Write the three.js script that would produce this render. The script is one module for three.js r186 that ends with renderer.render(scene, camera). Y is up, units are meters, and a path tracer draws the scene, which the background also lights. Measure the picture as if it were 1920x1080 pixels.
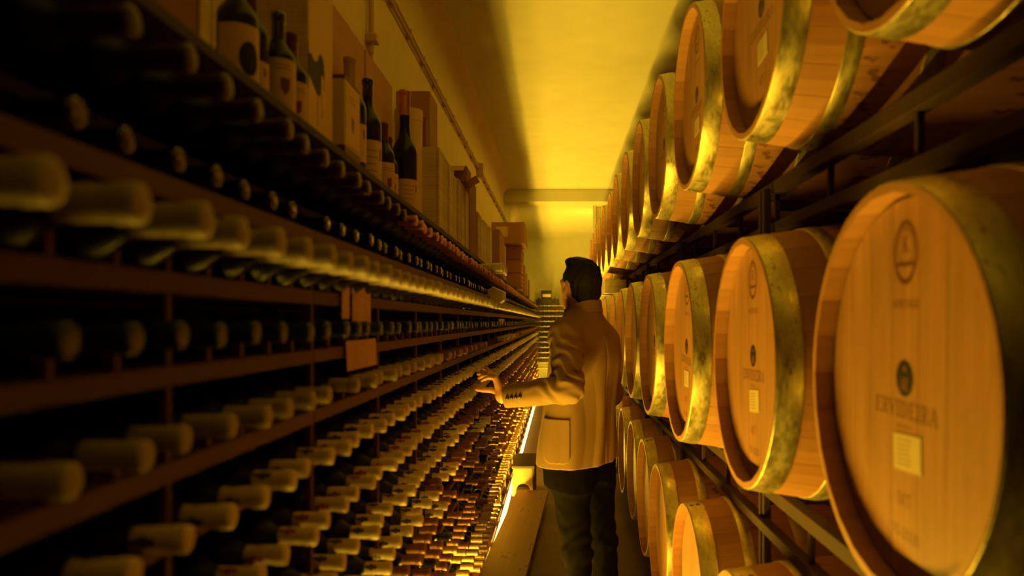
import * as THREE from 'three';
import { RoundedBoxGeometry } from 'three/addons/geometries/RoundedBoxGeometry.js';
import { mergeGeometries } from 'three/addons/utils/BufferGeometryUtils.js';
import { RectAreaLightUniformsLib } from 'three/addons/lights/RectAreaLightUniformsLib.js';

// ---------------------------------------------------------------- camera, light, exposure
const scene = new THREE.Scene();
scene.background = new THREE.Color(0x000000);
const EYE = 1.48;                                    // height of the lens above the floor
const camera = new THREE.PerspectiveCamera(42.2, 1920 / 1080, 0.05, 60);
camera.position.set(0, EYE, 0);
camera.lookAt(0, EYE, -10);
camera.setViewOffset(1920, 1080, -86, -63, 1920, 1080);
camera.focus = 4.6;
camera.userData.fStop = 2.5;
camera.updateProjectionMatrix();
scene.add(camera);
const renderer = new THREE.WebGLRenderer({ antialias: true });
renderer.toneMapping = THREE.LinearToneMapping;
renderer.toneMappingExposure = 1.0;
renderer.shadowMap.enabled = true;
renderer.shadowMap.type = THREE.PCFSoftShadowMap;
RectAreaLightUniformsLib.init();
const LAMP_COLOR = new THREE.Color().setRGB(1.0, 0.58, 0.03);
const LAMP_POWER = 790;
const UPLIGHT = 420;
const STRIP_X = -0.405, STRIP_Y = 0.05, STRIP_W = 0.016, STRIP_FROM = 1.0, STRIP_TO = 15.3, STRIP_TILT = 0.3;

// ---------------------------------------------------------------- helpers
let seed = 12345;
const rnd = () => { seed = (seed * 1664525 + 1013904223) >>> 0; return seed / 4294967296; };
const rr = (a, b) => a + (b - a) * rnd();
const V = (x, y, z) => new THREE.Vector3(x, y, z);
const lin = (r, g, b) => new THREE.Color().setRGB(r, g, b);
const clamp = (x, a = 0, b = 1) => Math.min(b, Math.max(a, x));
const mix = (a, b, t) => a + (b - a) * t;
const smooth = (a, b, x) => { const t = clamp((x - a) / (b - a)); return t * t * (3 - 2 * t); };
const used = {};
function numbered(name) { const n = used[name] || 0; used[name] = n + 1; return n ? name + '_' + String(n).padStart(3, '0') : name; }
function describe(o, label, category, group, kind) {
  if (label) o.userData.label = label;
  if (category) o.userData.category = category;
  if (group) o.userData.group = group;
  if (kind) o.userData.kind = kind;
  return o;
}
function part(name, geo, mat, parent, x = 0, y = 0, z = 0) {
  const m = new THREE.Mesh(geo, mat);
  m.name = name; m.castShadow = m.receiveShadow = true; m.position.set(x, y, z);
  const same = parent.children.filter((c) => c.name.replace(/_\d{3}$/, '') === name).length;
  if (same) m.name = name + '_' + String(same).padStart(3, '0');
  parent.add(m); return m;
}
const LEFT = []; let leftSide = false;                // things along the left wall share one scale about the lens
const S = 0.9;
function thing(name, label, category, x = 0, y = 0, z = 0, turn = 0, group) {
  const g = new THREE.Group(); g.name = numbered(name); g.position.set(x, y, z); g.rotation.y = turn;
  describe(g, label, category, group); scene.add(g); if (leftSide) LEFT.push(g); return g;
}
function solo(name, label, category, geo, mat, x = 0, y = 0, z = 0, group) {
  const m = new THREE.Mesh(geo, mat); m.name = numbered(name); m.castShadow = m.receiveShadow = true;
  m.position.set(x, y, z); describe(m, label, category, group); scene.add(m); if (leftSide) LEFT.push(m); return m;
}
function struct(name, geo, mat, x = 0, y = 0, z = 0) {
  const m = new THREE.Mesh(geo, mat); m.name = name; m.castShadow = m.receiveShadow = true; m.position.set(x, y, z);
  m.userData.kind = 'structure'; scene.add(m); return m;
}
function copy(o, label, group) { const c = o.clone(); c.name = numbered(o.name.replace(/_\d{3}$/, '')); c.userData = { ...o.userData }; if (label) c.userData.label = label; if (group) c.userData.group = group; scene.add(c); if (leftSide) LEFT.push(c); return c; }
function boxUV(geo, s = 1) {                       // uv in metres from the dominant face direction
  const p = geo.attributes.position, n = geo.attributes.normal, uv = new Float32Array(p.count * 2);
  for (let i = 0; i < p.count; i++) {
    const ax = Math.abs(n.getX(i)), ay = Math.abs(n.getY(i)), az = Math.abs(n.getZ(i));
    let u, v;
    if (ax >= ay && ax >= az) { u = p.getZ(i); v = p.getY(i); } else if (ay >= az) { u = p.getZ(i); v = p.getX(i); } else { u = p.getX(i); v = p.getY(i); }
    uv[2 * i] = u * s; uv[2 * i + 1] = v * s;
  }
  geo.setAttribute('uv', new THREE.BufferAttribute(uv, 2)); return geo;
}
const box = (w, h, d, r = 0.003) => boxUV(r > 0 ? new RoundedBoxGeometry(w, h, d, 1, Math.min(r, w / 2.01, h / 2.01, d / 2.01)) : new THREE.BoxGeometry(w, h, d));
const at = (geo, x, y, z) => { geo.translate(x, y, z); return geo; };
function bar(a, b, w, h) {                          // a squared bar from a to b
  const len = a.distanceTo(b), g = box(w, h, len, 0.003), m = new THREE.Matrix4().lookAt(a, b, Math.abs(b.y - a.y) > 0.9 * len ? V(1, 0, 0) : V(0, 1, 0));
  g.applyMatrix4(m); g.translate((a.x + b.x) / 2, (a.y + b.y) / 2, (a.z + b.z) / 2); return g;
}
function tube(pts, r, seg = 8) { const c = new THREE.CatmullRomCurve3(pts, false, 'catmullrom', 0.1); return new THREE.TubeGeometry(c, pts.length * 4, r, seg, false); }

// value noise
const hash = (x, y, z = 0) => { let h = Math.imul(x, 374761393) + Math.imul(y, 668265263) + Math.imul(z, 2147483647 ^ 1274126177); h = Math.imul(h ^ (h >>> 13), 1274126177); return ((h ^ (h >>> 16)) >>> 0) / 4294967296; };
function noise3(x, y, z) {
  const xi = Math.floor(x), yi = Math.floor(y), zi = Math.floor(z), f = (t) => t * t * (3 - 2 * t), u = f(x - xi), v = f(y - yi), w = f(z - zi);
  const l = (a, b, t) => a + (b - a) * t, h = (i, j, k) => hash(xi + i, yi + j, zi + k);
  return l(l(l(h(0, 0, 0), h(1, 0, 0), u), l(h(0, 1, 0), h(1, 1, 0), u), v), l(l(h(0, 0, 1), h(1, 0, 1), u), l(h(0, 1, 1), h(1, 1, 1), u), v), w);
}
function tileNoise(u, v, nx, ny, s) {               // noise that repeats over the unit square
  const x = u * nx, y = v * ny, xi = Math.floor(x), yi = Math.floor(y), f = (t) => t * t * (3 - 2 * t), a = f(x - xi), b = f(y - yi);
  const h = (i, j) => hash(((xi + i) % nx + nx) % nx, ((yi + j) % ny + ny) % ny, s), l = (p, q, t) => p + (q - p) * t;
  return l(l(h(0, 0), h(1, 0), a), l(h(0, 1), h(1, 1), a), b);
}
function dataTex(w, h, fn, srgb = false) {
  const d = new Uint8Array(w * h * 4);
  for (let y = 0; y < h; y++) for (let x = 0; x < w; x++) { const c = fn((x + 0.5) / w, (y + 0.5) / h), i = (y * w + x) * 4; for (let k = 0; k < 3; k++) d[i + k] = clamp(Array.isArray(c) ? c[k] : c) * 255; d[i + 3] = 255; }
  const t = new THREE.DataTexture(d, w, h, THREE.RGBAFormat); t.wrapS = t.wrapT = THREE.RepeatWrapping; t.magFilter = THREE.LinearFilter; t.minFilter = THREE.LinearMipmapLinearFilter; t.generateMipmaps = true;
  if (srgb) t.colorSpace = THREE.SRGBColorSpace; t.needsUpdate = true; return t;
}
function canvasTex(w, h, draw) { const c = document.createElement('canvas'); c.width = w; c.height = h; draw(c.getContext('2d'), w, h); const t = new THREE.CanvasTexture(c); t.colorSpace = THREE.SRGBColorSpace; t.wrapS = t.wrapT = THREE.RepeatWrapping; t.magFilter = THREE.LinearFilter; return t; }
const rep = (t, u, v) => { const c = t.clone(); c.repeat.set(u, v); c.needsUpdate = true; return c; };
const M = (o) => new THREE.MeshPhysicalMaterial(o);

// ---------------------------------------------------------------- textures
const grain = dataTex(512, 256, (u, v) => {         // long grain along u
  const a = tileNoise(u, v, 3, 40, 1), b = tileNoise(u, v, 6, 110, 2), c = tileNoise(u, v, 4, 5, 3), d = tileNoise(u, v, 40, 128, 4);
  const k = 0.62 + 0.18 * a + 0.12 * b + 0.16 * (c - 0.5) + 0.06 * (d - 0.5);
  return [k, k * (0.96 + 0.05 * c), k * (0.9 + 0.1 * c)];
});
const stained = dataTex(512, 512, (u, v) => {       // stave wood with wine drips and scuffs
  const a = tileNoise(u, v, 4, 60, 11), b = tileNoise(u, v, 8, 150, 12), c = tileNoise(u, v, 5, 5, 13), s = tileNoise(u, v, 22, 30, 14), s2 = tileNoise(u, v, 60, 80, 15);
  let k = 0.7 + 0.14 * a + 0.1 * b + 0.16 * (c - 0.5);
  const st = smooth(0.8, 0.9, s * 0.75 + s2 * 0.32) * smooth(0.55, 0.7, c);
  k *= 1 - 0.5 * st; return [k, k * (1 - 0.25 * st), k * (0.92 - 0.2 * st)];
});
const patina = dataTex(512, 128, (u, v) => {        // galvanised hoop: spangle, smears, spots
  const a = tileNoise(u, v, 14, 4, 21), b = tileNoise(u, v, 60, 14, 22), c = tileNoise(u, v, 160, 40, 23), d = tileNoise(u, v, 6, 2, 24);
  const spot = smooth(0.72, 0.86, b * 0.5 + c * 0.55) * smooth(0.3, 0.7, d);
  const k = 0.66 + 0.1 * (a - 0.5) + 0.14 * (b - 0.5) + 0.16 * (c - 0.5);
  return [k * (1 - 0.65 * spot), k * (1 - 0.7 * spot), k * 0.9 * (1 - 0.8 * spot)];
});
const hoopRough = dataTex(512, 128, (u, v) => 0.17 + 0.24 * tileNoise(u, v, 14, 4, 21) + 0.2 * tileNoise(u, v, 70, 16, 25));
const plaster = dataTex(512, 512, (u, v) => 0.5 + 0.3 * (tileNoise(u, v, 9, 9, 31) - 0.5) + 0.3 * (tileNoise(u, v, 40, 40, 32) - 0.5) + 0.3 * (tileNoise(u, v, 128, 128, 33) - 0.5));
const plasterTone = dataTex(256, 256, (u, v) => { const k = 0.9 + 0.1 * tileNoise(u, v, 5, 5, 34) - 0.07 * tileNoise(u, v, 24, 24, 35); return [k, k * 0.99, k * 0.96]; });
const concrete = dataTex(512, 512, (u, v) => { const k = 0.6 + 0.25 * tileNoise(u, v, 6, 6, 41) + 0.15 * tileNoise(u, v, 30, 30, 42) + 0.12 * (tileNoise(u, v, 128, 128, 43) - 0.5); return [k, k * 0.95, k * 0.88]; });
const cardTone = dataTex(256, 256, (u, v) => { const k = 0.82 + 0.08 * tileNoise(u, v, 4, 4, 51) + 0.08 * tileNoise(u, v, 2, 90, 52) + 0.06 * tileNoise(u, v, 90, 90, 53); return [k, k * 0.98, k * 0.95]; });
const weave = dataTex(128, 128, (u, v) => 0.5 + 0.25 * Math.sin(u * 64 * Math.PI) * Math.sin(v * 64 * Math.PI) + 0.3 * (tileNoise(u, v, 60, 60, 61) - 0.5));

// ---------------------------------------------------------------- materials
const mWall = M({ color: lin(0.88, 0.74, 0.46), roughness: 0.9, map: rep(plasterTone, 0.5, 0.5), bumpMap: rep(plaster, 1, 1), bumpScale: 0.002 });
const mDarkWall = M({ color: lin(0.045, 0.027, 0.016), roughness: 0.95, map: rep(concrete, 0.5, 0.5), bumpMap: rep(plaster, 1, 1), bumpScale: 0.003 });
const mCeil = M({ color: lin(0.72, 0.71, 0.55), roughness: 0.92, map: rep(plasterTone, 0.4, 0.4), bumpMap: rep(plaster, 0.8, 0.8), bumpScale: 0.0015 });
const mFloor = M({ color: lin(0.17, 0.1, 0.05), roughness: 0.6, map: rep(concrete, 0.6, 0.6), bumpMap: rep(plaster, 1.2, 1.2), bumpScale: 0.001 });
const OAK = [[0.45, 0.207, 0.085], [0.425, 0.192, 0.078], [0.47, 0.219, 0.092]];
const mStave = OAK.map((c) => M({ color: lin(...c), roughness: 0.55, map: rep(stained, 1.1, 1.6), bumpMap: rep(grain, 1.5, 4), bumpScale: 0.0006 }));
const mHoop = M({ color: lin(0.8, 0.7, 0.42), metalness: 0.85, roughness: 1, map: rep(patina, 1, 1), roughnessMap: hoopRough, bumpMap: patina, bumpScale: 0.0005 });
const mRivet = M({ color: lin(0.3, 0.26, 0.2), metalness: 0.8, roughness: 0.5 });
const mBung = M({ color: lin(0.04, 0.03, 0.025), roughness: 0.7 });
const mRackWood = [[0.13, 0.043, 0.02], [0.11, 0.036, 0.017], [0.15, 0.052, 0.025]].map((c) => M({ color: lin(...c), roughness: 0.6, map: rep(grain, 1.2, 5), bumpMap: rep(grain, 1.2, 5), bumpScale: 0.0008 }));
const mPlank = M({ color: lin(0.26, 0.145, 0.06), roughness: 0.5, map: rep(stained, 0.6, 1.2), bumpMap: rep(grain, 0.7, 3), bumpScale: 0.0006 });
const mPlankDark = M({ color: lin(0.06, 0.035, 0.02), roughness: 0.7, map: rep(grain, 0.8, 3) });
const mSteel = M({ color: lin(0.055, 0.024, 0.015), metalness: 0, roughness: 0.85, map: rep(concrete, 2, 2) });
const mGlass = M({ color: lin(0.008, 0.008, 0.004), roughness: 0.34, specularIntensity: 0.6 });
const mGreen = M({ color: lin(0.012, 0.03, 0.01), roughness: 0.25 });
const mWhiteCap = M({ color: lin(0.4, 0.32, 0.21), roughness: 0.5 });
const mBrownCap = M({ color: lin(0.26, 0.11, 0.045), roughness: 0.32, metalness: 0.35 });
const mGoldCap = M({ color: lin(0.46, 0.31, 0.17), roughness: 0.32, metalness: 0.35 });
const mCopperCap = M({ color: lin(0.62, 0.26, 0.14), roughness: 0.3, metalness: 0.8 });
const mMaroonCap = M({ color: lin(0.045, 0.013, 0.009), roughness: 0.35, metalness: 0.2 });
const mBlackCap = M({ color: lin(0.015, 0.013, 0.012), roughness: 0.1, clearcoat: 1, clearcoatRoughness: 0.05 });
const mRedCap = M({ color: lin(0.1, 0.012, 0.01), roughness: 0.35 });
const mCard = [[0.46, 0.25, 0.11], [0.32, 0.15, 0.065], [0.56, 0.33, 0.15]].map((c) => M({ color: lin(...c), roughness: 0.85, map: rep(cardTone, 3, 3) }));
const mCream = [[0.82, 0.68, 0.4], [0.72, 0.57, 0.31], [0.86, 0.73, 0.46]].map((c) => M({ color: lin(...c), roughness: 0.7, map: rep(grain, 1.6, 5) }));
const mPaper = M({ color: lin(0.74, 0.6, 0.4), roughness: 0.85, map: rep(cardTone, 4, 4) });
const mOldPaper = M({ color: lin(0.62, 0.4, 0.2), roughness: 0.85, map: rep(cardTone, 4, 4) });
const mDarkRed = M({ color: lin(0.12, 0.02, 0.012), roughness: 0.5 });
const mPipe = M({ color: lin(0.55, 0.38, 0.2), roughness: 0.5 });
const mSkin = M({ color: lin(0.56, 0.27, 0.15), roughness: 0.5 });
const mHair = M({ color: lin(0.01, 0.007, 0.005), roughness: 0.7, specularIntensity: 0.5, bumpMap: rep(grain, 3, 24), bumpScale: 0.002 });
const mJacket = M({ color: lin(0.26, 0.155, 0.062), roughness: 0.85, sheen: 0.3, sheenRoughness: 0.6, sheenColor: lin(0.5, 0.35, 0.2), bumpMap: rep(weave, 18, 18), bumpScale: 0.0006 });
const mTrouser = M({ color: lin(0.005, 0.0038, 0.0032), roughness: 0.95, specularIntensity: 0.1, bumpMap: rep(weave, 20, 20), bumpScale: 0.0005 });
const mShoe = M({ color: lin(0.02, 0.014, 0.01), roughness: 0.35 });
const mButton = M({ color: lin(0.02, 0.015, 0.01), roughness: 0.3 });
const mAlu = M({ color: lin(0.6, 0.58, 0.52), metalness: 0.9, roughness: 0.4 });
const mGlow = M({ color: lin(0.8, 0.75, 0.6), roughness: 0.6, emissive: lin(1, 0.86, 0.26), emissiveIntensity: 3.2 });

// ---------------------------------------------------------------- the cellar
const WL = -0.82 * S, WR = 1.75, CEIL = EYE + 2.0 * S, END = -17.9 * S, BACK = 2.6, T = 0.2;
const L = BACK - END, ZC = (BACK + END) / 2;
struct('floor', boxUV(new THREE.BoxGeometry(WR - WL + 2 * T, T, L + 2 * T)), mFloor, (WL + WR) / 2, -T / 2, ZC);
struct('ceiling', boxUV(new THREE.BoxGeometry(WR - WL + 2 * T, T, L + 2 * T)), mCeil, (WL + WR) / 2, CEIL + T / 2, ZC);
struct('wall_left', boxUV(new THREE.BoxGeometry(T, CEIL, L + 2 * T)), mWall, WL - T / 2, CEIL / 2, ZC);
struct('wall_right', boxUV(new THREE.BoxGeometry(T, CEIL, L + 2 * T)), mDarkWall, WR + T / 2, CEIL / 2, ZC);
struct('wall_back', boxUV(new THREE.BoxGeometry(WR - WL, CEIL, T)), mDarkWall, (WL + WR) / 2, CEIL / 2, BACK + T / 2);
struct('wall_front', boxUV(new THREE.BoxGeometry(WR - WL, CEIL, T)), mCeil, (WL + WR) / 2, CEIL / 2, END - T / 2);
struct('trim_1', box(WR - WL, 0.17, 0.32, 0.008), mCeil, (WL + WR) / 2, CEIL - 0.085, -10.3);   // ceiling beam
{ // quarter-round cove where the left wall meets the ceiling
  const s = new THREE.Shape(); s.moveTo(0, 0); s.lineTo(0.1, 0); s.absarc(0.1, -0.1, 0.1, Math.PI / 2, Math.PI, false); s.lineTo(0, 0);
  const g = new THREE.ExtrudeGeometry(s, { depth: L, bevelEnabled: false, curveSegments: 10 }); struct('trim_2', boxUV(g), mWall, WL, CEIL, END);
}
{ // narrow door frame uprights on the right, beyond the last barrels
  const g = thing('door_frame', 'pale narrow upright frame at the far right, beyond the last top-row barrel', 'door frame', 0.56, 0, -11.4);
  for (const x of [0, 0.13]) part('jamb', box(0.05, CEIL - 0.02, 0.06, 0.004), mCeil, g, x, (CEIL - 0.02) / 2, 0);
  part('panel', box(0.09, CEIL - 0.04, 0.02, 0.002), mCream[2], g, 0.065, (CEIL - 0.04) / 2, -0.01);
}

leftSide = true;
// conduit: a pair of thin pipes with clips on the left wall, and a dropper
{
  const y = EYE + 1.54, g = thing('wall_conduit', 'pair of thin pipes clipped along the left wall under the ceiling', 'conduit', WL / S, 0, 0);
  for (const dy of [0, 0.028]) { const p = new THREE.CylinderGeometry(0.0085, 0.0085, 17.4, 8); p.rotateX(Math.PI / 2); part('pipe', p, mPipe, g, 0.02, y + dy, -8.9); }
  for (let z = 3.2; z < 17; z += 0.42) part('clip', box(0.03, 0.06, 0.018, 0.003), mPipe, g, 0.015, y + 0.014, -z);
  part('junction_box', box(0.07, 0.12, 0.16, 0.008), mPipe, g, 0.035, y + 0.0, -7.6);
  const d = thing('vertical_conduit', 'short upright pipe with a joint on the left wall above the white boxes', 'conduit', WL / S, 0, 0);
  part('pipe', new THREE.CylinderGeometry(0.012, 0.012, 0.8, 8), mPipe, d, 0.02, EYE + 1.55, -3.2);
  part('joint', box(0.05, 0.035, 0.06, 0.006), mPipe, d, 0.025, EYE + 1.21, -3.2);
  part('lower_pipe', new THREE.CylinderGeometry(0.008, 0.008, 0.7, 8), mPipe, d, 0.02, EYE + 0.85, -3.2);
}

leftSide = false;
// ---------------------------------------------------------------- the light strip
{
  const n = 5, len = (STRIP_TO - STRIP_FROM) / n;
  const words = ['nearest section, mostly under the long plank', 'second section, beside the wooden stool', 'middle section, behind the man\'s forearm', 'fourth section, far down the aisle', 'farthest section, ending at the end rack'];
  for (let i = 0; i < n; i++) {
    const z = -(STRIP_FROM + (i + 0.5) * len), g = thing('led_strip', 'glowing strip light at the rack\'s foot, ' + words[i], 'strip light', STRIP_X, 0, z);
    part('housing', box(0.03, 0.02, len - 0.01, 0.004), mAlu, g, 0, 0.01, 0);
    const dif = new THREE.CylinderGeometry(0.017, 0.017, len - 0.02, 16); dif.rotateX(Math.PI / 2);
    part('diffuser', dif, mGlow, g, 0, STRIP_Y - 0.019, 0);
    const lamp = new THREE.RectAreaLight(LAMP_COLOR, LAMP_POWER, STRIP_W, len - 0.02);
    lamp.position.set(STRIP_X + Math.sin(STRIP_TILT) * 0.012, STRIP_Y - 0.001, z); lamp.up.set(0, 0, 1);
    lamp.lookAt(lamp.position.x + Math.sin(STRIP_TILT), lamp.position.y + Math.cos(STRIP_TILT), z);
    lamp.name = 'led_strip_lamp'; scene.add(lamp);
  }
}

{ // uplight on the end of the barrel rack, hidden behind the last barrels; it brightens the far ceiling and end wall
  const g = thing('wall_uplight', 'far uplight behind the last top-row barrels, washing the end of the ceiling', 'lamp', 0.8, EYE + 0.9, -11.9);
  part('housing', box(0.34, 0.05, 0.12, 0.008), mAlu, g, 0, -0.03, 0); part('diffuser', box(0.3, 0.01, 0.08, 0.003), mGlow, g, 0, 0, 0); part('bracket', box(0.03, 0.03, 1.0, 0.004), mAlu, g, 0.1, -0.05, 0.5);
  const lamp = new THREE.RectAreaLight(LAMP_COLOR, UPLIGHT, 0.3, 0.08); lamp.position.set(0.8, EYE + 0.91, -11.9); lamp.up.set(0, 0, 1); lamp.lookAt(0.2, EYE + 1.5, -14.6); lamp.name = 'wall_uplight_lamp'; scene.add(lamp);
}
leftSide = true;
// ---------------------------------------------------------------- bottles
const bottleBody = (r, h, neck, seg, shoulder = 0.62) => {  // y = 0 base, y = h mouth
  const p = [[0, 0.012], [r * 0.7, 0.002], [r * 0.93, 0], [r, 0.006], [r, h * shoulder], [r * 0.985, h * (shoulder + 0.03)], [r * 0.85, h * (shoulder + 0.075)], [r * 0.58, h * (shoulder + 0.12)], [neck * 1.12, h * (shoulder + 0.165)], [neck, h * (shoulder + 0.22)], [neck * 0.98, h * 0.985], [neck * 0.7, h * 0.99], [0, h * 0.99]];
  return new THREE.LatheGeometry(p.map(([x, y]) => new THREE.Vector2(x, y)), seg);
};
const capsuleGeo = (r, len, h, seg, lip = 1.09) => {        // foil capsule ending at y = h, with a lip ring near the mouth
  const p = [[r * 0.9, h - len], [r, h - len + 0.001], [r * 0.985, h - 0.024], [r * 0.99, h - 0.0215], [r * lip, h - 0.019], [r * lip, h - 0.006], [r * lip * 0.96, h - 0.0015], [r * 0.7, h], [0, h]];
  const g = new THREE.LatheGeometry(p.map(([x, y]) => new THREE.Vector2(x, y)), seg), ps = g.attributes.position, uv = g.attributes.uv;
  for (let i = 0; i < uv.count; i++) uv.setY(i, clamp((ps.getY(i) - h + len) / len));
  return g;
};
const crest = (ink, body) => canvasTex(256, 128, (c, w, h) => {  // print on a capsule: three crests around it
  c.fillStyle = body; c.fillRect(0, 0, w, h); c.fillStyle = ink;
  for (let k = 0; k < 3; k++) {
    const x = (k + 0.5) * w / 3, y = h * 0.5;
    c.save(); c.translate(x, y); c.scale(0.8, 0.85); c.translate(-x, -y); c.beginPath(); c.moveTo(x - 15, y - 22); c.lineTo(x + 15, y - 22); c.lineTo(x + 17, y + 4); c.quadraticCurveTo(x + 12, y + 20, x, y + 26); c.quadraticCurveTo(x - 12, y + 20, x - 17, y + 4); c.fill();
    c.fillRect(x - 26, y - 6, 52, 9); c.fillStyle = body; c.fillRect(x - 1.5, y - 16, 3, 30); c.fillStyle = ink; c.restore();
  }
});
const blackCrest = crest('#0d0b0a', '#dcc9a6'), redCrest = crest('#8c2413', '#dcc9a6');
const mCrestBlack = M({ color: lin(0.98, 0.95, 0.88), map: blackCrest, roughness: 0.5 }), mCrestRed = M({ color: lin(0.98, 0.95, 0.88), map: redCrest, roughness: 0.5 });
const TYPES = {
  white: { cap: mWhiteCap, glass: mGlass, r: 0.0158, len: 0.1, word: 'plain white capsule' },
  crest: { cap: mCrestBlack, glass: mGlass, r: 0.016, len: 0.1, word: 'black-crested white capsule' },
  red: { cap: mCrestRed, glass: mGlass, r: 0.016, len: 0.1, word: 'red-crested white capsule' },
  brown: { cap: mBrownCap, glass: mGlass, r: 0.0155, len: 0.07, word: 'shiny red-brown capsule' },
  gold: { cap: mGoldCap, glass: mGlass, r: 0.0158, len: 0.072, word: 'tan capsule' },
  copper: { cap: mCopperCap, glass: mGlass, r: 0.0158, len: 0.062, word: 'painted-glint copper capsule' },
  maroon: { cap: mMaroonCap, glass: mGlass, r: 0.0165, len: 0.062, word: 'dark maroon capsule' },  // dark copy of the copper capsule, without the painted glint
  black: { cap: mBlackCap, glass: mGlass, r: 0.0158, len: 0.06, word: 'glossy black capsule' },
  green: { cap: mGreen, glass: mGreen, r: 0.0165, len: 0.04, word: 'bare dark green neck' },
};
const BH = 0.3, NEAR_BODY = bottleBody(0.037, BH, 0.0138, 20), FAR_BODY = bottleBody(0.037, BH, 0.0138, 8);
for (const k in TYPES) { const t = TYPES[k]; t.near = capsuleGeo(t.r, t.len, BH + 0.001, 20); t.far = capsuleGeo(t.r, t.len, BH + 0.001, 8); }
// rows of the left rack, top first: height of the bottle axis, where the mouths end, capsule at distance z
const END_DOT = new THREE.CylinderGeometry(0.016, 0.016, 0.004, 8); END_DOT.translate(0, BH + 0.003, 0);  // small pale disc on each end-rack bottle mouth
const pick = (p) => rnd() < p;
const ROWS = [
  { y: 0.318, tip: -0.448, type: (z) => (z < 2.3 ? 'maroon' : 'copper'), gap: 0.02 },  // one capsule kind; far ones brightened to paint the strip's glints
  { y: 0.219, tip: -0.508, type: () => 'black', gap: 0.04 },
  { y: 0.107, tip: -0.374, type: () => 'white', gap: 0.0, big: 1.15 },
  { y: -0.018, tip: -0.446, type: () => 'green', gap: 0.03 },
  { y: -0.143, tip: -0.44, type: (z) => (z < 2.95 ? 'white' : z < 4.7 ? 'brown' : z < 8 ? 'white' : 'brown'), gap: 0.03, empty: [[4.7, 6.1], [8.4, 9]] },
  { y: -0.264, tip: -0.44, type: () => 'crest', gap: 0 },
  { y: -0.385, tip: -0.44, type: () => 'red', gap: 0 },
  { y: -0.506, tip: -0.44, type: (z) => (z < 3.6 ? 'crest' : 'brown'), gap: 0.05 },
  { y: -0.627, tip: -0.44, type: (z) => (z < 2.75 || (z > 3.0 && z < 3.25) || (z > 4.2 && z < 4.9) ? 'crest' : 'brown'), gap: 0.08 },
  { y: -0.748, tip: -0.44, type: (z) => (z > 2.9 && z < 3.1 ? 'crest' : pick(0.06) ? 'white' : 'brown'), gap: 0.1 },
  { y: -0.869, tip: -0.44, type: () => (pick(0.15) ? 'black' : 'brown'), gap: 0.22 },
  { y: -0.99, tip: -0.44, type: () => (pick(0.1) ? 'gold' : 'brown'), gap: 0.08 },
  { y: -1.105, tip: -0.44, type: () => (pick(0.15) ? 'gold' : 'brown'), gap: 0.45 },
  { y: -1.21, tip: -0.416, type: () => 'gold', gap: 0.02 },
  { y: -1.335, tip: -0.412, type: () => 'gold', gap: 0.02, empty: [[5.5, 18]] },
];
const ORD = ['top', 'second', 'third', 'fourth', 'fifth', 'sixth', 'seventh', 'eighth', 'ninth', 'tenth', 'eleventh', 'twelfth', 'thirteenth', 'fourteenth', 'lowest'];
const PITCH = 0.5571, POST0 = 0.956 - 0.5571 * 2, RACK_END = 17.1;
const placed = [];
ROWS.forEach((row, i) => {
  for (let k = 0; ; k++) {
    const z = POST0 + PITCH * Math.floor(k / 5) + (PITCH / 5) * ((k % 5) + 0.5);
    if (z > RACK_END - 0.05) break;
    const type = row.type(z), skip = pick(row.gap) || (row.empty || []).some(([a, b]) => z > a && z < b);
    const tip = row.tip + (i > 6 && i < 13 ? rr(-0.014, 0.016) : rr(-0.01, 0.006)) - (i === 2 && z > 4.5 ? 0.02 : 0), jy = rr(-0.0015, 0.0015), roll = rr(0, 6.28), jz = rr(-0.005, 0.005);
    if (z < 0.45 || skip) continue;
    const px = 1046 + 1400 * tip / z, py = 603 - 1400 * row.y / z;
    placed.push({ row: i, type, x: tip, y: EYE + row.y + jy, z: -(z + jz), roll, seen: px > -15 && py < 1095 && py > -15, dist: z, s: row.big || 1 });
  }
});
const inFrame = placed.filter((b) => b.seen).sort((a, b) => a.dist - b.dist), ones = new Set(inFrame.slice(0, 292));
const poseOf = (b) => new THREE.Matrix4().makeTranslation(b.x - BH * b.s, b.y, b.z).multiply(new THREE.Matrix4().makeRotationZ(-Math.PI / 2)).multiply(new THREE.Matrix4().makeRotationY(b.roll)).multiply(new THREE.Matrix4().makeScale(b.s, b.s, b.s));
const protos = {};
const UNIT = ['', 'first', 'second', 'third', 'fourth', 'fifth', 'sixth', 'seventh', 'eighth', 'ninth', 'tenth', 'eleventh', 'twelfth', 'thirteenth', 'fourteenth', 'fifteenth', 'sixteenth', 'seventeenth', 'eighteenth', 'nineteenth'];
const TENS = ['', '', 'twent', 'thirt', 'fort', 'fift'];
const nthWord = (n) => n < 20 ? UNIT[n] : n % 10 ? TENS[Math.floor(n / 10)] + 'y-' + UNIT[n % 10] : TENS[Math.floor(n / 10)] + 'ieth';
const counted = {};
for (const b of inFrame) { if (!ones.has(b)) continue;
  const t = TYPES[b.type], label = 'bottle with ' + t.word + ', ' + nthWord(counted[b.row] = (counted[b.row] || 0) + 1) + ' from the camera in the ' + ORD[b.row] + ' row', group = t.word + ' bottles in the ' + ORD[b.row] + ' row';
  let o = protos[b.type];
  if (!o) { o = protos[b.type] = thing('wine_bottle', label, 'bottle', 0, 0, 0, 0, group); part('glass_body', NEAR_BODY, t.glass, o); part('capsule', t.near, t.cap, o); }
  else o = copy(o, label, group);
  poseOf(b).decompose(o.position, o.quaternion, o.scale);
}
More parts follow.
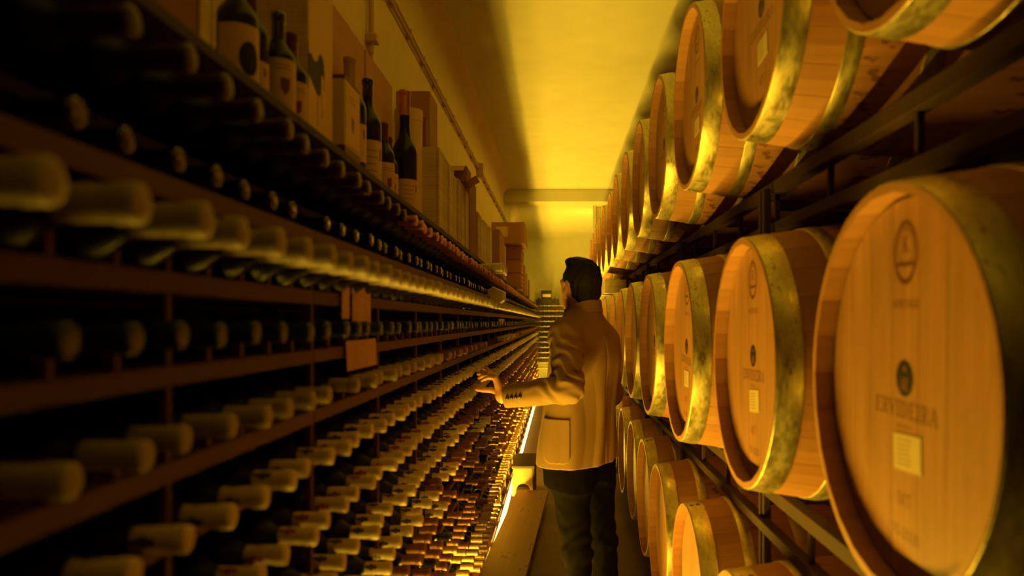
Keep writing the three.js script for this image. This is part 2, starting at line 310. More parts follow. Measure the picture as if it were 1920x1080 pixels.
{
  const rest = placed.filter((b) => !ones.has(b) && b.dist > 0.45);
  // the end rack's bottles, necks towards the camera
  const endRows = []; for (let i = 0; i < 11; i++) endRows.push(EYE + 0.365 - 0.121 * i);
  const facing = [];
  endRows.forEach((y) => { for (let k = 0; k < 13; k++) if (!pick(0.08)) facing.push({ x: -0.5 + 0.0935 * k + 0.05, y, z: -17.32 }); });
  const g = thing('far_wine_bottle', 'dense ranks of small wine bottles continuing down the left rack and across the end rack', 'bottles');
  g.userData.kind = 'stuff';
  const inst = (name, geo, mat, mats) => { if (!mats.length) return; const im = new THREE.InstancedMesh(geo, mat, mats.length); mats.forEach((m, i) => im.setMatrixAt(i, m)); im.name = name; im.castShadow = im.receiveShadow = true; im.userData.kind = 'stuff'; g.add(im); };
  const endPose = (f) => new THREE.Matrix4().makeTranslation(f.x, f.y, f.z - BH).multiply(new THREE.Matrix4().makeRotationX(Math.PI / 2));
  inst('bottle_bodies', FAR_BODY, mGlass, [...rest.filter((b) => b.type !== 'green').map(poseOf), ...facing.map(endPose)]);
  inst('green_bottles', FAR_BODY, mGreen, rest.filter((b) => b.type === 'green').map(poseOf));
  for (const k in TYPES) inst(k + '_capsules', TYPES[k].far, TYPES[k].cap, rest.filter((b) => b.type === k).map(poseOf));
  inst('end_capsules', TYPES.black.far, mBlackCap, facing.map(endPose)); inst('end_dots', END_DOT, mWhiteCap, facing.map(endPose));
}

// ---------------------------------------------------------------- the left rack
{
  const rack = thing('wine_rack', 'long dark red-brown wooden wine rack running along the left wall', 'wine rack', 0, 0, 0);
  const FL = EYE * (1 / S - 1);                       // the floor lies this far below the rack's own zero
  const zs = []; for (let z = POST0 - 0.5571; z < RACK_END; z += PITCH) zs.push(z);
  const boards = [[0.409, -0.525, 0.02], [0.27, -0.62, 0.02], [0.17, -0.494, 0.03], [0.05, -0.494, 0.028], [-0.07, -0.494, 0.026], [-0.193, -0.494, 0.027]];
  const segs = []; for (let i = 0; i < zs.length - 1; i += 4) segs.push([zs[i], Math.min(zs[i] + 4 * PITCH, RACK_END)]);
  segs[segs.length - 1][1] = RACK_END;
  boards.forEach(([y, front, h], bi) => segs.forEach(([a, b], i) => {
    const w = -0.80 - front; part('shelf_board', box(Math.abs(w), h, b - a - 0.003, 0.0025), bi > 1 ? mRackWood[(i + bi) % 3] : mBung, rack, front + w / 2, EYE + y, -(a + b) / 2);  // upper two boards blackened to stand for the shade up there
  }));
  ROWS.forEach((row, i) => { // thin rails under necks and bodies in the lower rows
    if (i < 5) return;
    segs.forEach(([a, b], k) => {
      part('front_rail', box(0.022, 0.018, b - a - 0.003, 0.002), mRackWood[(i + k) % 3], rack, -0.507, EYE + row.y - 0.0138 - 0.0095, -(a + b) / 2);
      part('rear_rail', box(0.03, 0.02, b - a - 0.003, 0.002), mRackWood[(i + k + 1) % 3], rack, -0.7, EYE + row.y - 0.048, -(a + b) / 2);
    });
  });
  for (const z of zs) {
    part('upright', box(0.012, EYE + 0.184 + FL, 0.013, 0.002), mRackWood[0], rack, -0.5035, (EYE + 0.184 - FL) / 2, -z); part('upper_upright', box(0.02, 0.24, 0.013, 0.002), mBung, rack, -0.66, EYE + 0.29, -z);  // upper uprights carry the same painted shade
    part('rear_upright', box(0.03, EYE + 0.397 + FL, 0.02, 0.002), mRackWood[1], rack, -0.79, (EYE + 0.397 - FL) / 2, -z);
  }
  for (const z of zs) part('foot_block', box(0.33, 0.05, 0.022, 0.002), mRackWood[1], rack, -0.62, 0.025 - FL, -z + 0.018);
  for (const [a, b] of segs) part('added_back_panel', box(0.008, EYE + 0.4 + FL, b - a - 0.003, 0.001), mRackWood[1], rack, -0.809, (EYE + 0.4 - FL) / 2, -(a + b) / 2);  // added panel, put in to keep the rack's cavity dark
  const peg = box(0.016, 0.045, 0.012, 0.002), rest = [];
  boards.slice(3, 6).forEach(([y, front, h]) => zs.forEach((z) => { for (let k = 1; k < 5; k++) {
    const zz = z + PITCH * k / 5; if (zz < 0.55 || zz > RACK_END) continue;
    if (zz < 6) part('peg', peg, mRackWood[2], rack, front - 0.012, EYE + y + h / 2 + 0.022, -zz);
    else rest.push(at(peg.clone(), front - 0.012, EYE + y + h / 2 + 0.022, -zz));
  } }));
  part('far_pegs', mergeGeometries(rest), mRackWood[2], rack).userData.kind = 'stuff';
  segs.forEach(([a, b]) => { if (b > 3) part('edge_batten', box(0.01, 0.016, b - a - 0.003, 0.002), mCream[1], rack, -0.49, 0.012 - FL, -(a + b) / 2); });

  { // thin lattice strip along the lowest necks, beyond the near section
    const y0 = EYE - 1.285, y1 = EYE - 1.36, x = -0.452;
    for (const y of [y0, y1]) part('lattice_rail', box(0.006, 0.007, 11.4, 0.001), mCream[1], rack, x, y, -11.3);
    for (let i = 0; i < 46; i++) part('lattice_tie', bar(V(x, i % 2 ? y0 : y1, -5.6 - i * 0.25), V(x, i % 2 ? y1 : y0, -5.85 - i * 0.25), 0.004, 0.004), mCream[1], rack);
  }
  const er = thing('end_rack', 'far wooden wine rack facing the aisle against the end wall', 'wine rack', 0, 0, -17.35);
  for (let i = 0; i < 13; i++) part('shelf_board', box(1.3, 0.022, 0.34, 0.003), mCream[1], er, 0.13, EYE + 0.445 - 0.121 * i - 0.002 - 0.0725 + 0.121 * 0, -0.2);
  for (const x of [-0.5, -0.03, 0.43, 0.76]) part('upright', box(0.02, EYE + 0.5 + FL, 0.34, 0.003), mRackWood[2], er, x, (EYE + 0.5 - FL) / 2, -0.22);
}

leftSide = false;
// ---------------------------------------------------------------- barrels
const BL = 0.93, R0 = 0.302, RB = 0.346, NS = 26;
const rad = (x) => R0 + (RB - R0) * (1 - Math.pow((x - BL / 2) / (BL / 2), 2));
function staveGeo() {
  const n = 12, pos = [], uv = [], idx = [], half = Math.PI / NS * 0.997, ring = 7;
  for (let i = 0; i <= n; i++) {
    const x = BL * i / n, R = rad(x), th = i === 0 || i === n ? 0.013 : 0.024, r = R - th;
    const pts = [[-half, R - 0.0009], [-half * 0.96, R], [0, R], [half * 0.96, R], [half, R - 0.0009], [half, r], [-half, r]];
    pts.forEach(([a, q], k) => { pos.push(x, Math.cos(a) * q, Math.sin(a) * q); uv.push(x, a * R * (k < 5 ? 1 : 0.9) + (k < 5 ? 0 : 0.2)); });
  }
  for (let i = 0; i < n; i++) for (let k = 0; k < ring; k++) { const a = i * ring + k, b = i * ring + (k + 1) % ring, c = a + ring, d = b + ring; idx.push(a, c, b, b, c, d); }
  for (const [o, flip] of [[0, false], [n * ring, true]]) for (let k = 1; k < ring - 1; k++) flip ? idx.push(o, o + k + 1, o + k) : idx.push(o, o + k, o + k + 1);
  let g = new THREE.BufferGeometry(); g.setAttribute('position', new THREE.Float32BufferAttribute(pos, 3)); g.setAttribute('uv', new THREE.Float32BufferAttribute(uv, 2)); g.setIndex(idx);
  g = g.toNonIndexed(); g.computeVertexNormals(); return g;
}
const STAVE = staveGeo();
const HR = 0.283, NP = 7;                            // head disc radius, planks in it
function headPlank(i) {
  const w = 2 * HR / NP, a = -HR + w * i + 0.0002, b = a + w - 0.0004, s = new THREE.Shape(), top = [], m = 8;
  for (let k = 0; k <= m; k++) { const x = mix(a, b, k / m); top.push([x, Math.sqrt(Math.max(0, HR * HR - x * x))]); }
  s.moveTo(top[0][0], -top[0][1]); for (let k = 1; k <= m; k++) s.lineTo(top[k][0], -top[k][1]); for (let k = m; k >= 0; k--) s.lineTo(top[k][0], top[k][1]);
  const g = new THREE.ExtrudeGeometry(s, { depth: 0.016, bevelEnabled: true, bevelThickness: 0.0006, bevelSize: 0.0005, bevelOffset: -0.0005, bevelSegments: 1 });
  const p = g.attributes.position, u = new Float32Array(p.count * 2);
  for (let k = 0; k < p.count; k++) { u[2 * k] = p.getX(k) / 0.6 + 0.5; u[2 * k + 1] = p.getY(k) / 0.6 + 0.5; }
  g.setAttribute('uv', new THREE.BufferAttribute(u, 2));
  g.rotateY(-Math.PI / 2); g.translate(0.05, 0, 0); return g;
}
const PLANKS = Array.from({ length: NP }, (_, i) => headPlank(i));
function headTexture(print, s0) {
  return canvasTex(1024, 1024, (c, w, h) => {
    const img = c.createImageData(w, h), d = img.data;
    for (let y = 0; y < h; y++) for (let x = 0; x < w; x++) {
      const u = x / w, v = y / h, pl = Math.floor(((u - 0.5) * 0.6 + HR) / (2 * HR / NP)), tone = 0.97 + 0.05 * hash(pl, s0, 7);
      const k = tone * (0.82 + 0.12 * tileNoise(v, u, 3, 130, s0) + 0.08 * tileNoise(v, u, 5, 60, s0 + 1) + 0.06 * (tileNoise(u, v, 5, 5, s0 + 2) - 0.5) + 0.05 * (tileNoise(u, v, 200, 60, s0 + 3) - 0.5));
      const i = (y * w + x) * 4; d[i] = clamp(k * 0.89) * 255; d[i + 1] = clamp(k * 0.655) * 255; d[i + 2] = clamp(k * 0.43) * 255; d[i + 3] = 255;
    }
    c.putImageData(img, 0, 0);
    if (!print) return;
    const m = w / 0.6, X = (x) => w / 2 + x * m, Y = (y) => h / 2 - y * m, ink = 'rgba(96,44,24,0.62)';
    c.strokeStyle = ink; c.fillStyle = ink; c.textAlign = 'center'; c.textBaseline = 'middle';
    c.lineWidth = 15; c.beginPath(); c.ellipse(X(0), Y(0.203), 0.034 * m, 0.044 * m, 0, 0, 7); c.stroke();
    c.lineWidth = 5; c.beginPath(); c.ellipse(X(0), Y(0.211), 0.024 * m, 0.027 * m, 0, 0, 7); c.stroke();
    c.fillRect(X(-0.03), Y(0.189), 0.06 * m, 12);
    c.lineWidth = 8; c.beginPath(); c.ellipse(X(0), Y(0.175), 0.02 * m, 0.014 * m, 0, 0.1, 3.04); c.stroke();
    c.font = 'bold 58px serif'; c.fillText('K', X(0), Y(0.214));
    c.font = 'bold 30px sans-serif'; c.fillText('HERITAGE', X(0), Y(0.126));
    c.fillStyle = 'rgba(22,14,12,0.94)'; c.beginPath(); c.ellipse(X(0), Y(0.016), 0.0275 * m, 0.0275 * m, 0, 0, 7); c.fill();
    c.fillStyle = 'rgba(196,128,70,0.9)'; c.beginPath(); c.arc(X(0), Y(0.0295), 7, 0, 7); c.fill();
    c.font = 'bold 44px serif'; c.fillText('iE', X(0), Y(0.007));
    c.fillStyle = 'rgba(92,40,24,0.7)'; c.font = 'bold 62px serif';
    { const t = 'ERVIDEIRA', tw = c.measureText(t).width; c.save(); c.translate(X(0), Y(-0.031)); c.scale(0.2 * m / tw, 1); c.fillText(t, 0, 0); c.restore(); }
    c.font = 'bold 17px serif'; c.fillText('RESERVA', X(0.0), Y(-0.057));
    c.globalAlpha = 0.75; c.font = 'bold 50px sans-serif'; c.fillText('MT', X(0), Y(-0.166)); c.font = 'bold 42px sans-serif'; c.fillText('10-2020', X(0.004), Y(-0.216)); c.globalAlpha = 1;
  });
}
const mHeadPrint = M({ color: lin(0.55, 0.51, 0.55), roughness: 0.55, map: headTexture(true, 71), bumpMap: rep(grain, 3, 1), bumpScale: 0.0003 });
const mHeadPlain = M({ color: lin(0.55, 0.51, 0.55), roughness: 0.55, map: headTexture(false, 81), bumpMap: rep(grain, 3, 1), bumpScale: 0.0003 });
function hoopGeo(x0, x1) {
  const o = 0.0022, p = []; for (const [x, e] of [[x0, 0], [x0 + 0.0015, o], [(x0 + x1) / 2, o], [x1 - 0.0015, o], [x1, 0]]) p.push(new THREE.Vector2(rad(x) + e, x));
  const g = new THREE.LatheGeometry(p, 60); const uv = g.attributes.uv, c = new Float32Array(uv.count * 2);
  for (let i = 0; i < uv.count; i++) { c[2 * i] = uv.getX(i) * 2; c[2 * i + 1] = uv.getY(i); }
  g.setAttribute('uv', new THREE.BufferAttribute(c, 2)); g.rotateZ(-Math.PI / 2); return g;
}
const HOOPS = [[0.002, 0.056], [0.135, 0.172], [0.3, 0.342]].flatMap(([a, b]) => [[a, b], [BL - b, BL - a]]).map(([a, b]) => hoopGeo(a, b));
const RIVET = new THREE.CylinderGeometry(0.006, 0.007, 0.003, 8);
const BUNG = new THREE.CylinderGeometry(0.026, 0.026, 0.012, 16);
const STICKER = box(0.0008, 0.054, 0.085, 0);
const CHALK = canvasTex(128, 128, (c, w, h) => { c.fillStyle = '#e8d8b4'; c.fillRect(0, 0, w, h); c.fillStyle = '#8a6a44'; for (let k = 0; k < 6; k++) c.fillRect(14, 18 + k * 17, 60 + 35 * hash(k, 4), 4); });
{ const uv = STICKER.attributes.uv; for (let i = 0; i < uv.count; i++) uv.setXY(i, uv.getX(i) / 0.085 + 0.5, uv.getY(i) / 0.054 + 0.5); }
const mSticker = M({ color: lin(0.62, 0.56, 0.44), map: CHALK, roughness: 0.8 });
function buildBarrel(kind) {
  const b = thing('wine_barrel', '', 'barrel');
  for (let i = 0; i < NS; i++) { const s = part('stave', STAVE, mStave[Math.floor(hash(i, kind, 3) * 3)], b); s.rotation.x = 2 * Math.PI * i / NS; }
  PLANKS.forEach((g) => part('head_plank', g, kind === 2 ? mHeadPlain : mHeadPrint, b));
  const rear = part('rear_head', new THREE.CylinderGeometry(HR, HR, 0.016, 40), mHeadPlain, b, BL - 0.045, 0, 0); rear.rotation.z = Math.PI / 2;
  HOOPS.forEach((g) => { const h = part('hoop', g, mHoop, b); h.rotation.x = 0.6 + kind; });
  const hp = b.children.find((c) => c.name === 'hoop');
  for (const [dx, da] of [[0.018, 0], [0.04, 0.0]]) { const r = part('rivet', RIVET, mRivet, hp); const a = -0.6 - kind - 0.22 + da; r.position.set(dx, Math.cos(a) * (rad(dx) + 0.003), Math.sin(a) * (rad(dx) + 0.003)); r.rotation.x = a; }
  part('bung', BUNG, mBung, b, BL / 2, RB + 0.001, 0);
  if (kind === 1) { const s = part('paper_label', STICKER, mSticker, b, 0.0323, -0.094, 0.012); s.rotation.x = -0.06; s.userData.label = 'small pale paper label'; }
  return b;
}
const BZ = (k) => -(1.115 + 0.714 * k);
const XT = [0.5, 0.465, 0.44, 0.43, 0.425, 0.42], XM = [0.482, 0.446, 0.405, 0.388, 0.385, 0.39], XB = [0.43, 0.43, 0.435, 0.432, 0.45, 0.46];
const NTH = ['nearest', 'second nearest', 'third nearest', 'fourth nearest', 'fifth nearest', 'sixth nearest', 'seventh nearest', 'eighth nearest', 'ninth nearest', 'tenth nearest', 'eleventh nearest', 'twelfth nearest', 'farthest'];
{
  const proto = {};
  const put = (kind, row, k, x, y, roll) => {
    const words = { T: 'top', M: 'middle', B: 'bottom' }[row];
    const extra = { T: k === 0 ? ', cut by the photo\'s top edge' : ', against the ceiling', M: k < 3 ? ', lettered, with a pale label' : k < 5 ? ', right of the man\'s back' : ', partly behind the man', B: ', beside the man\'s legs' }[row];
    const label = 'oak barrel ' + NTH[row === 'B' ? k - 1 : k] + ' to the camera in the ' + words + ' row' + extra;
    const o = proto[kind] ? copy(proto[kind], label) : (proto[kind] = buildBarrel(kind));
    o.userData.label = label; o.position.set(x, y, BZ(k) + rr(-0.006, 0.006)); o.rotation.x = roll; return o;
  };
  for (let k = 0; k < 13; k++) put(k % 3 === 1 || k === 2 ? 1 : 3, 'T', k, XT[Math.min(k, 5)] + (k > 5 ? rr(-0.008, 0.008) : 0), EYE + 0.757, rr(-0.06, 0.06));
  for (let k = 0; k < 12; k++) put(k < 3 || k % 3 === 1 ? 1 : 3, 'M', k, XM[Math.min(k, 5)] + (k > 5 ? rr(-0.008, 0.008) : 0), EYE - 0.1, k < 4 ? [0.015, -0.02, 0.05, -0.03][k] : rr(-0.06, 0.06));
  for (let k = 1; k < 9; k++) put(2, 'B', k, XB[clamp(k, 0, 5)], EYE - 0.93, rr(-0.4, 0.4));
}
// the steel rack that carries the barrels
{
  const g = thing('barrel_rack', 'dark rusty steel rack with paired rails carrying the barrels on the right', 'barrel rack'), ze = -10.2, zs = -0.3;
  for (const [c, x] of [[0.757, 0.64], [-0.1, 0.595], [-0.93, 0.61]]) {
    const y = EYE + c - 0.346 - 0.022;
    for (const xx of [x, x + 0.55]) {
      part('rail', bar(V(xx, y, zs), V(xx, y, ze), 0.036, 0.036), mSteel, g);
      if (c > -0.5) part('lower_rail', bar(V(xx, y - 0.115, zs), V(xx, y - 0.115, ze), 0.032, 0.03), mSteel, g);
      if (c > -0.5) for (let z = 0.46; z < 10; z += 0.43) part('strut', box(0.014, 0.1, 0.014, 0.002), mSteel, g, xx, y - 0.06, -z);
    }
    for (let z = 0.755; z < 10; z += 1.428) part('cross_bar', bar(V(x, y - 0.05, -z), V(x + 0.55, y - 0.05, -z), 0.03, 0.03), mSteel, g);
  }
  for (let z = 0.755; z < 10.2; z += 1.428) for (const x of [0.63, 1.18]) for (const dz of [-0.02, 0.02]) part('post', box(0.022, EYE + 0.385, 0.016, 0.003), mSteel, g, x - 0.025, (EYE + 0.385) / 2, -z + dz);
  const br = [[0.755, 2.183], [2.183, 3.611], [3.611, 5.039]];
  for (const [a, b] of br) { part('brace', bar(V(1.2, EYE - 0.45, -a), V(1.2, EYE + 0.3, -b), 0.02, 0.03), mSteel, g); part('brace', bar(V(1.2, EYE + 0.3, -a), V(1.2, EYE - 0.45, -b), 0.02, 0.03), mSteel, g); }
}

leftSide = true;
// ---------------------------------------------------------------- things standing on top of the left rack
const TOP = EYE + 0.4215;
const labelTex = (draw) => canvasTex(256, 256, (c, w, h) => { c.fillStyle = '#d8bd8c'; c.fillRect(0, 0, w, h); draw(c, w, h); });
const lines = (c, x, y, w, n, s = 18) => { c.fillStyle = '#7a4a22'; for (let i = 0; i < n; i++) c.fillRect(x, y + i * s, w * (0.6 + 0.4 * hash(i, n)), 4); };
const LAB = [
  labelTex((c) => { c.fillStyle = '#1d1512'; c.beginPath(); c.ellipse(150, 130, 52, 66, 0, 0, 7); c.fill(); lines(c, 40, 216, 150, 2); }),
  labelTex((c) => { c.fillStyle = '#7b4326'; c.beginPath(); c.moveTo(96, 96); c.lineTo(160, 96); c.lineTo(156, 150); c.lineTo(128, 182); c.lineTo(100, 150); c.fill(); lines(c, 60, 30, 130, 2); }),
  labelTex((c) => { c.fillStyle = '#8c2f1c'; c.beginPath(); c.moveTo(100, 120); c.lineTo(156, 112); c.lineTo(150, 176); c.lineTo(124, 196); c.lineTo(102, 170); c.fill(); lines(c, 50, 40, 150, 2); }),
  labelTex((c) => { lines(c, 50, 50, 150, 4, 34); c.fillStyle = '#6d2a18'; c.fillRect(176, 40, 18, 60); }),
].map((map) => M({ map, color: lin(0.9, 0.86, 0.8), roughness: 0.7 }));
function standing(label, x, z, o) {                 // an upright bottle with capsule and paper label
  const g = thing('standing_bottle', label, 'bottle', x, TOP, z);
  const h = o.h || 0.3, r = o.r || 0.038, nk = o.neck || 0.0142, cl = o.cap || 0.07;
  part('glass_body', bottleBody(r, h, nk, 28, o.shoulder || 0.6), o.glass || mGlass, g);
  part('capsule', capsuleGeo(nk * 1.1, cl, h + 0.001, 20), o.foil || mRedCap, g);
  if (o.lab !== undefined) {
    const a = o.lw || 2.2, cyl = new THREE.CylinderGeometry(r + 0.0007, r + 0.0007, o.lh || 0.09, 24, 1, true, (o.turn ?? Math.PI / 4) - a / 2, a);
    const inner = cyl.clone(); inner.scale(0.985, 1, 0.985); part('paper_label', cyl, LAB[o.lab], g, 0, o.ly || 0.1, 0);
  }
  return g;
}
standing('leftmost standing bottle on the rack, wide pale label with a black oval', -0.645, -1.5, { r: 0.041, h: 0.3, lab: 0, lh: 0.13, ly: 0.1, lw: 2.6, foil: mRedCap });
standing('dark bottle with a dark red capsule, standing just behind the black-oval bottle', -0.66, -1.6, { h: 0.31, foil: mRedCap, lab: 3, lh: 0.08, ly: 0.09 });
standing('standing bottle with pale label and brown shield, third of the four close together', -0.632, -1.685, { h: 0.275, lab: 1, lh: 0.115, ly: 0.105, foil: mBlackCap, lw: 2.4 });
standing('standing bottle with red shield label, beside the tall box with the dark animal', -0.634, -1.772, { h: 0.262, lab: 2, lh: 0.1, ly: 0.09, foil: mRedCap, lw: 2.4 });
standing('large bottle with a tan capsule peeping over the white gift box', -0.66, -2.37, { h: 0.415, r: 0.05, neck: 0.018, cap: 0.1, foil: mGoldCap, lab: 3, lh: 0.12, ly: 0.14 });
standing('tall dark bottle with a pale text label, right of the white gift box', -0.645, -2.53, { h: 0.4, r: 0.046, neck: 0.0165, cap: 0.06, foil: mBlackCap, lab: 3, lh: 0.17, ly: 0.1, lw: 2.4 });
standing('small bottle with dark red capsule, left one of two beside the tallest bottle', -0.645, -2.77, { h: 0.315, lab: 2, lh: 0.125, ly: 0.1, foil: mRedCap, lw: 2.3 });
standing('small bottle half hidden, right one of the two beside the tallest bottle', -0.655, -2.88, { h: 0.29, lab: 1, lh: 0.11, ly: 0.09, foil: mRedCap, lw: 2.3 });
standing('tallest bottle on the rack, copper capsule and square cream label', -0.628, -3.06, { h: 0.525, r: 0.05, neck: 0.0205, cap: 0.105, shoulder: 0.5, foil: mCopperCap, lab: 3, lh: 0.13, ly: 0.09, lw: 2.3 });

function carton(label, name, cat, x0, x1, y0, h, z0, z1, mat, opt = {}) {  // a closed carton with its flap seam and tape
  const w = x1 - x0, d = z1 - z0, g = thing(name, label, cat, (x0 + x1) / 2, y0, -(z0 + z1) / 2, opt.turn || 0, opt.group);
  part('carton_body', box(w, h - 0.003, d, 0.004), mat, g, 0, (h - 0.003) / 2, 0);
  for (const s of [-1, 1]) part('flap', box(w - 0.002, 0.003, d / 2 - 0.002, 0.001), mat, g, 0, h - 0.0015, s * (d / 4));
  if (opt.tape) part('tape', box(w * 1.002, 0.0012, 0.04, 0), mPaper, g, 0, h + 0.0006, 0);
  if (opt.sticker) { const s = part('paper_label', box(0.11 * (opt.sk || 1), 0.1 * (opt.sk || 1), 0.001, 0), opt.sm || mPaper, g, opt.sx || 0, h * 0.55, d / 2 + 0.0006); s.userData.label = 'white paper label'; }
  return g;
}
function woodCase(label, x0, x1, y0, h, z0, z1, mat, group) {           // a narrow pine wine case: frame, sliding lid, end boards
  const w = x1 - x0, d = z1 - z0, g = thing('wooden_wine_case', label, 'wine case', (x0 + x1) / 2, y0, -(z0 + z1) / 2, 0, group);
  part('case_body', box(w - 0.012, h, d, 0.003), mat, g, -0.006, h / 2, 0);
  part('sliding_lid', box(0.008, h - 0.03, d - 0.03, 0.002), mat, g, w / 2 - 0.005, h / 2, 0);
  for (const s of [-1, 1]) part('edge_strip', box(0.012, h, 0.014, 0.002), mat, g, w / 2 - 0.005, h / 2, s * (d / 2 - 0.007));
  for (const s of [0, 1]) part('end_strip', box(0.012, 0.014, d - 0.03, 0.002), mat, g, w / 2 - 0.005, s ? h - 0.007 : 0.007, 0);
  return g;
}
carton('dim brown carton at the far left of the rack top', 'cardboard_carton', 'carton', -0.79, -0.59, TOP, 0.38, 1.05, 1.22, mCard[1], { tape: 1 });
carton('tall dark carton cut by the upper left corner, leftmost on the rack', 'cardboard_carton', 'carton', -0.79, -0.6, TOP, 0.4, 0.8, 0.98, mCard[1]);
woodCase('slim pale case standing between the dim brown carton and the black-oval bottle', -0.78, -0.6, TOP, 0.4, 1.25, 1.31, mCream[2]);
{ // the tall white box with the dark animal
  const art = canvasTex(256, 512, (c, w, h) => {
    c.fillStyle = '#dfc48e'; c.fillRect(0, 0, w, h); c.fillStyle = '#2a2118'; c.translate(0, 68); c.scale(1, 0.84);
    c.beginPath(); c.moveTo(0, 228); c.lineTo(30, 222); c.quadraticCurveTo(62, 246, 92, 222); c.quadraticCurveTo(108, 186, 140, 196); c.quadraticCurveTo(166, 206, 164, 262); c.lineTo(152, 264); c.quadraticCurveTo(142, 246, 132, 262); c.lineTo(128, 322); c.lineTo(92, 336); c.quadraticCurveTo(52, 318, 0, 292); c.fill();
    c.lineWidth = 6; c.strokeStyle = '#6a3418'; c.beginPath(); c.moveTo(100, 332); c.quadraticCurveTo(82, 380, 92, 430); c.stroke(); c.beginPath(); c.moveTo(122, 324); c.quadraticCurveTo(150, 360, 134, 396); c.stroke(); c.beginPath(); c.moveTo(158, 262); c.lineTo(162, 298); c.stroke(); c.setTransform(1, 0, 0, 1, 0, 0);
    c.fillStyle = '#a06a34'; c.fillRect(40, 482, 120, 5); c.fillRect(150, 60, 40, 4);
  });
  const g = thing('gift_box', 'tall white bottle box printed with a dark long-legged animal', 'box', -0.705, TOP, -1.95);
  part('box_body', box(0.17, 0.5, 0.2, 0.003), mCream[1], g, 0, 0.25, 0);
  const f = box(0.002, 0.494, 0.196, 0), uv = f.attributes.uv; for (let i = 0; i < uv.count; i++) uv.setXY(i, clamp(0.5 - uv.getX(i) / 0.196), clamp(uv.getY(i) / 0.494 + 0.5));
  part('printed_front', f, M({ map: art, color: lin(0.95, 0.9, 0.82), roughness: 0.65 }), g, 0.0855, 0.25, 0);
  part('lid', box(0.172, 0.06, 0.202, 0.003), mCream[0], g, 0, 0.472, 0);
}
{ // the white gift box with the dark red rims
  const face = labelTex((c) => { c.fillStyle = '#8a4a2a'; c.beginPath(); c.moveTo(100, 120); c.lineTo(150, 130); c.lineTo(148, 172); c.lineTo(126, 196); c.lineTo(104, 172); c.fill(); lines(c, 70, 40, 110, 2); });
  const g = thing('gift_box', 'white gift box with dark red rim and base, in front of the tan-capped bottle', 'box', -0.652, TOP, -2.17);
  part('box_body', box(0.11, 0.27, 0.16, 0.003), mPaper, g, 0, 0.135, 0);
  const f = box(0.0016, 0.17, 0.15, 0), uv = f.attributes.uv; for (let i = 0; i < uv.count; i++) uv.setXY(i, clamp(0.5 - uv.getX(i) / 0.15), clamp(uv.getY(i) / 0.17 + 0.5));
  part('printed_front', f, M({ map: face, color: lin(0.95, 0.9, 0.82), roughness: 0.65 }), g, 0.0556, 0.165, 0);
  part('red_rim', box(0.1125, 0.012, 0.1625, 0.002), mDarkRed, g, 0, 0.266, 0);
  part('red_base', box(0.1125, 0.075, 0.1625, 0.002), mDarkRed, g, 0, 0.0375, 0);
}
carton('tall plain tan carton behind the white gift box, against the wall', 'cardboard_carton', 'carton', -0.81, -0.705, TOP, 0.575, 2.3, 2.72, mCard[2], { tape: 1 });
carton('tall plain tan carton behind the two small bottles, against the wall', 'cardboard_carton', 'carton', -0.81, -0.71, TOP, 0.585, 2.76, 3.2, mCard[2]);
{
  const g = thing('gift_tube', 'cream round gift tube right behind the tallest bottle', 'tube', -0.66, TOP, -3.3);
  part('tube_body', new THREE.CylinderGeometry(0.06, 0.06, 0.46, 32), mPaper, g, 0, 0.23, 0);
  part('tube_lid', new THREE.CylinderGeometry(0.062, 0.062, 0.05, 32), mPaper, g, 0, 0.485, 0);
}
carton('narrow dark brown carton right of the cream tube', 'cardboard_carton', 'carton', -0.74, -0.6, TOP, 0.51, 3.4, 3.47, mCard[1]);
carton('tallest narrow tan carton, left of the row of pale wine cases', 'cardboard_carton', 'carton', -0.76, -0.6, TOP, 0.66, 3.5, 3.72, mCard[0]);
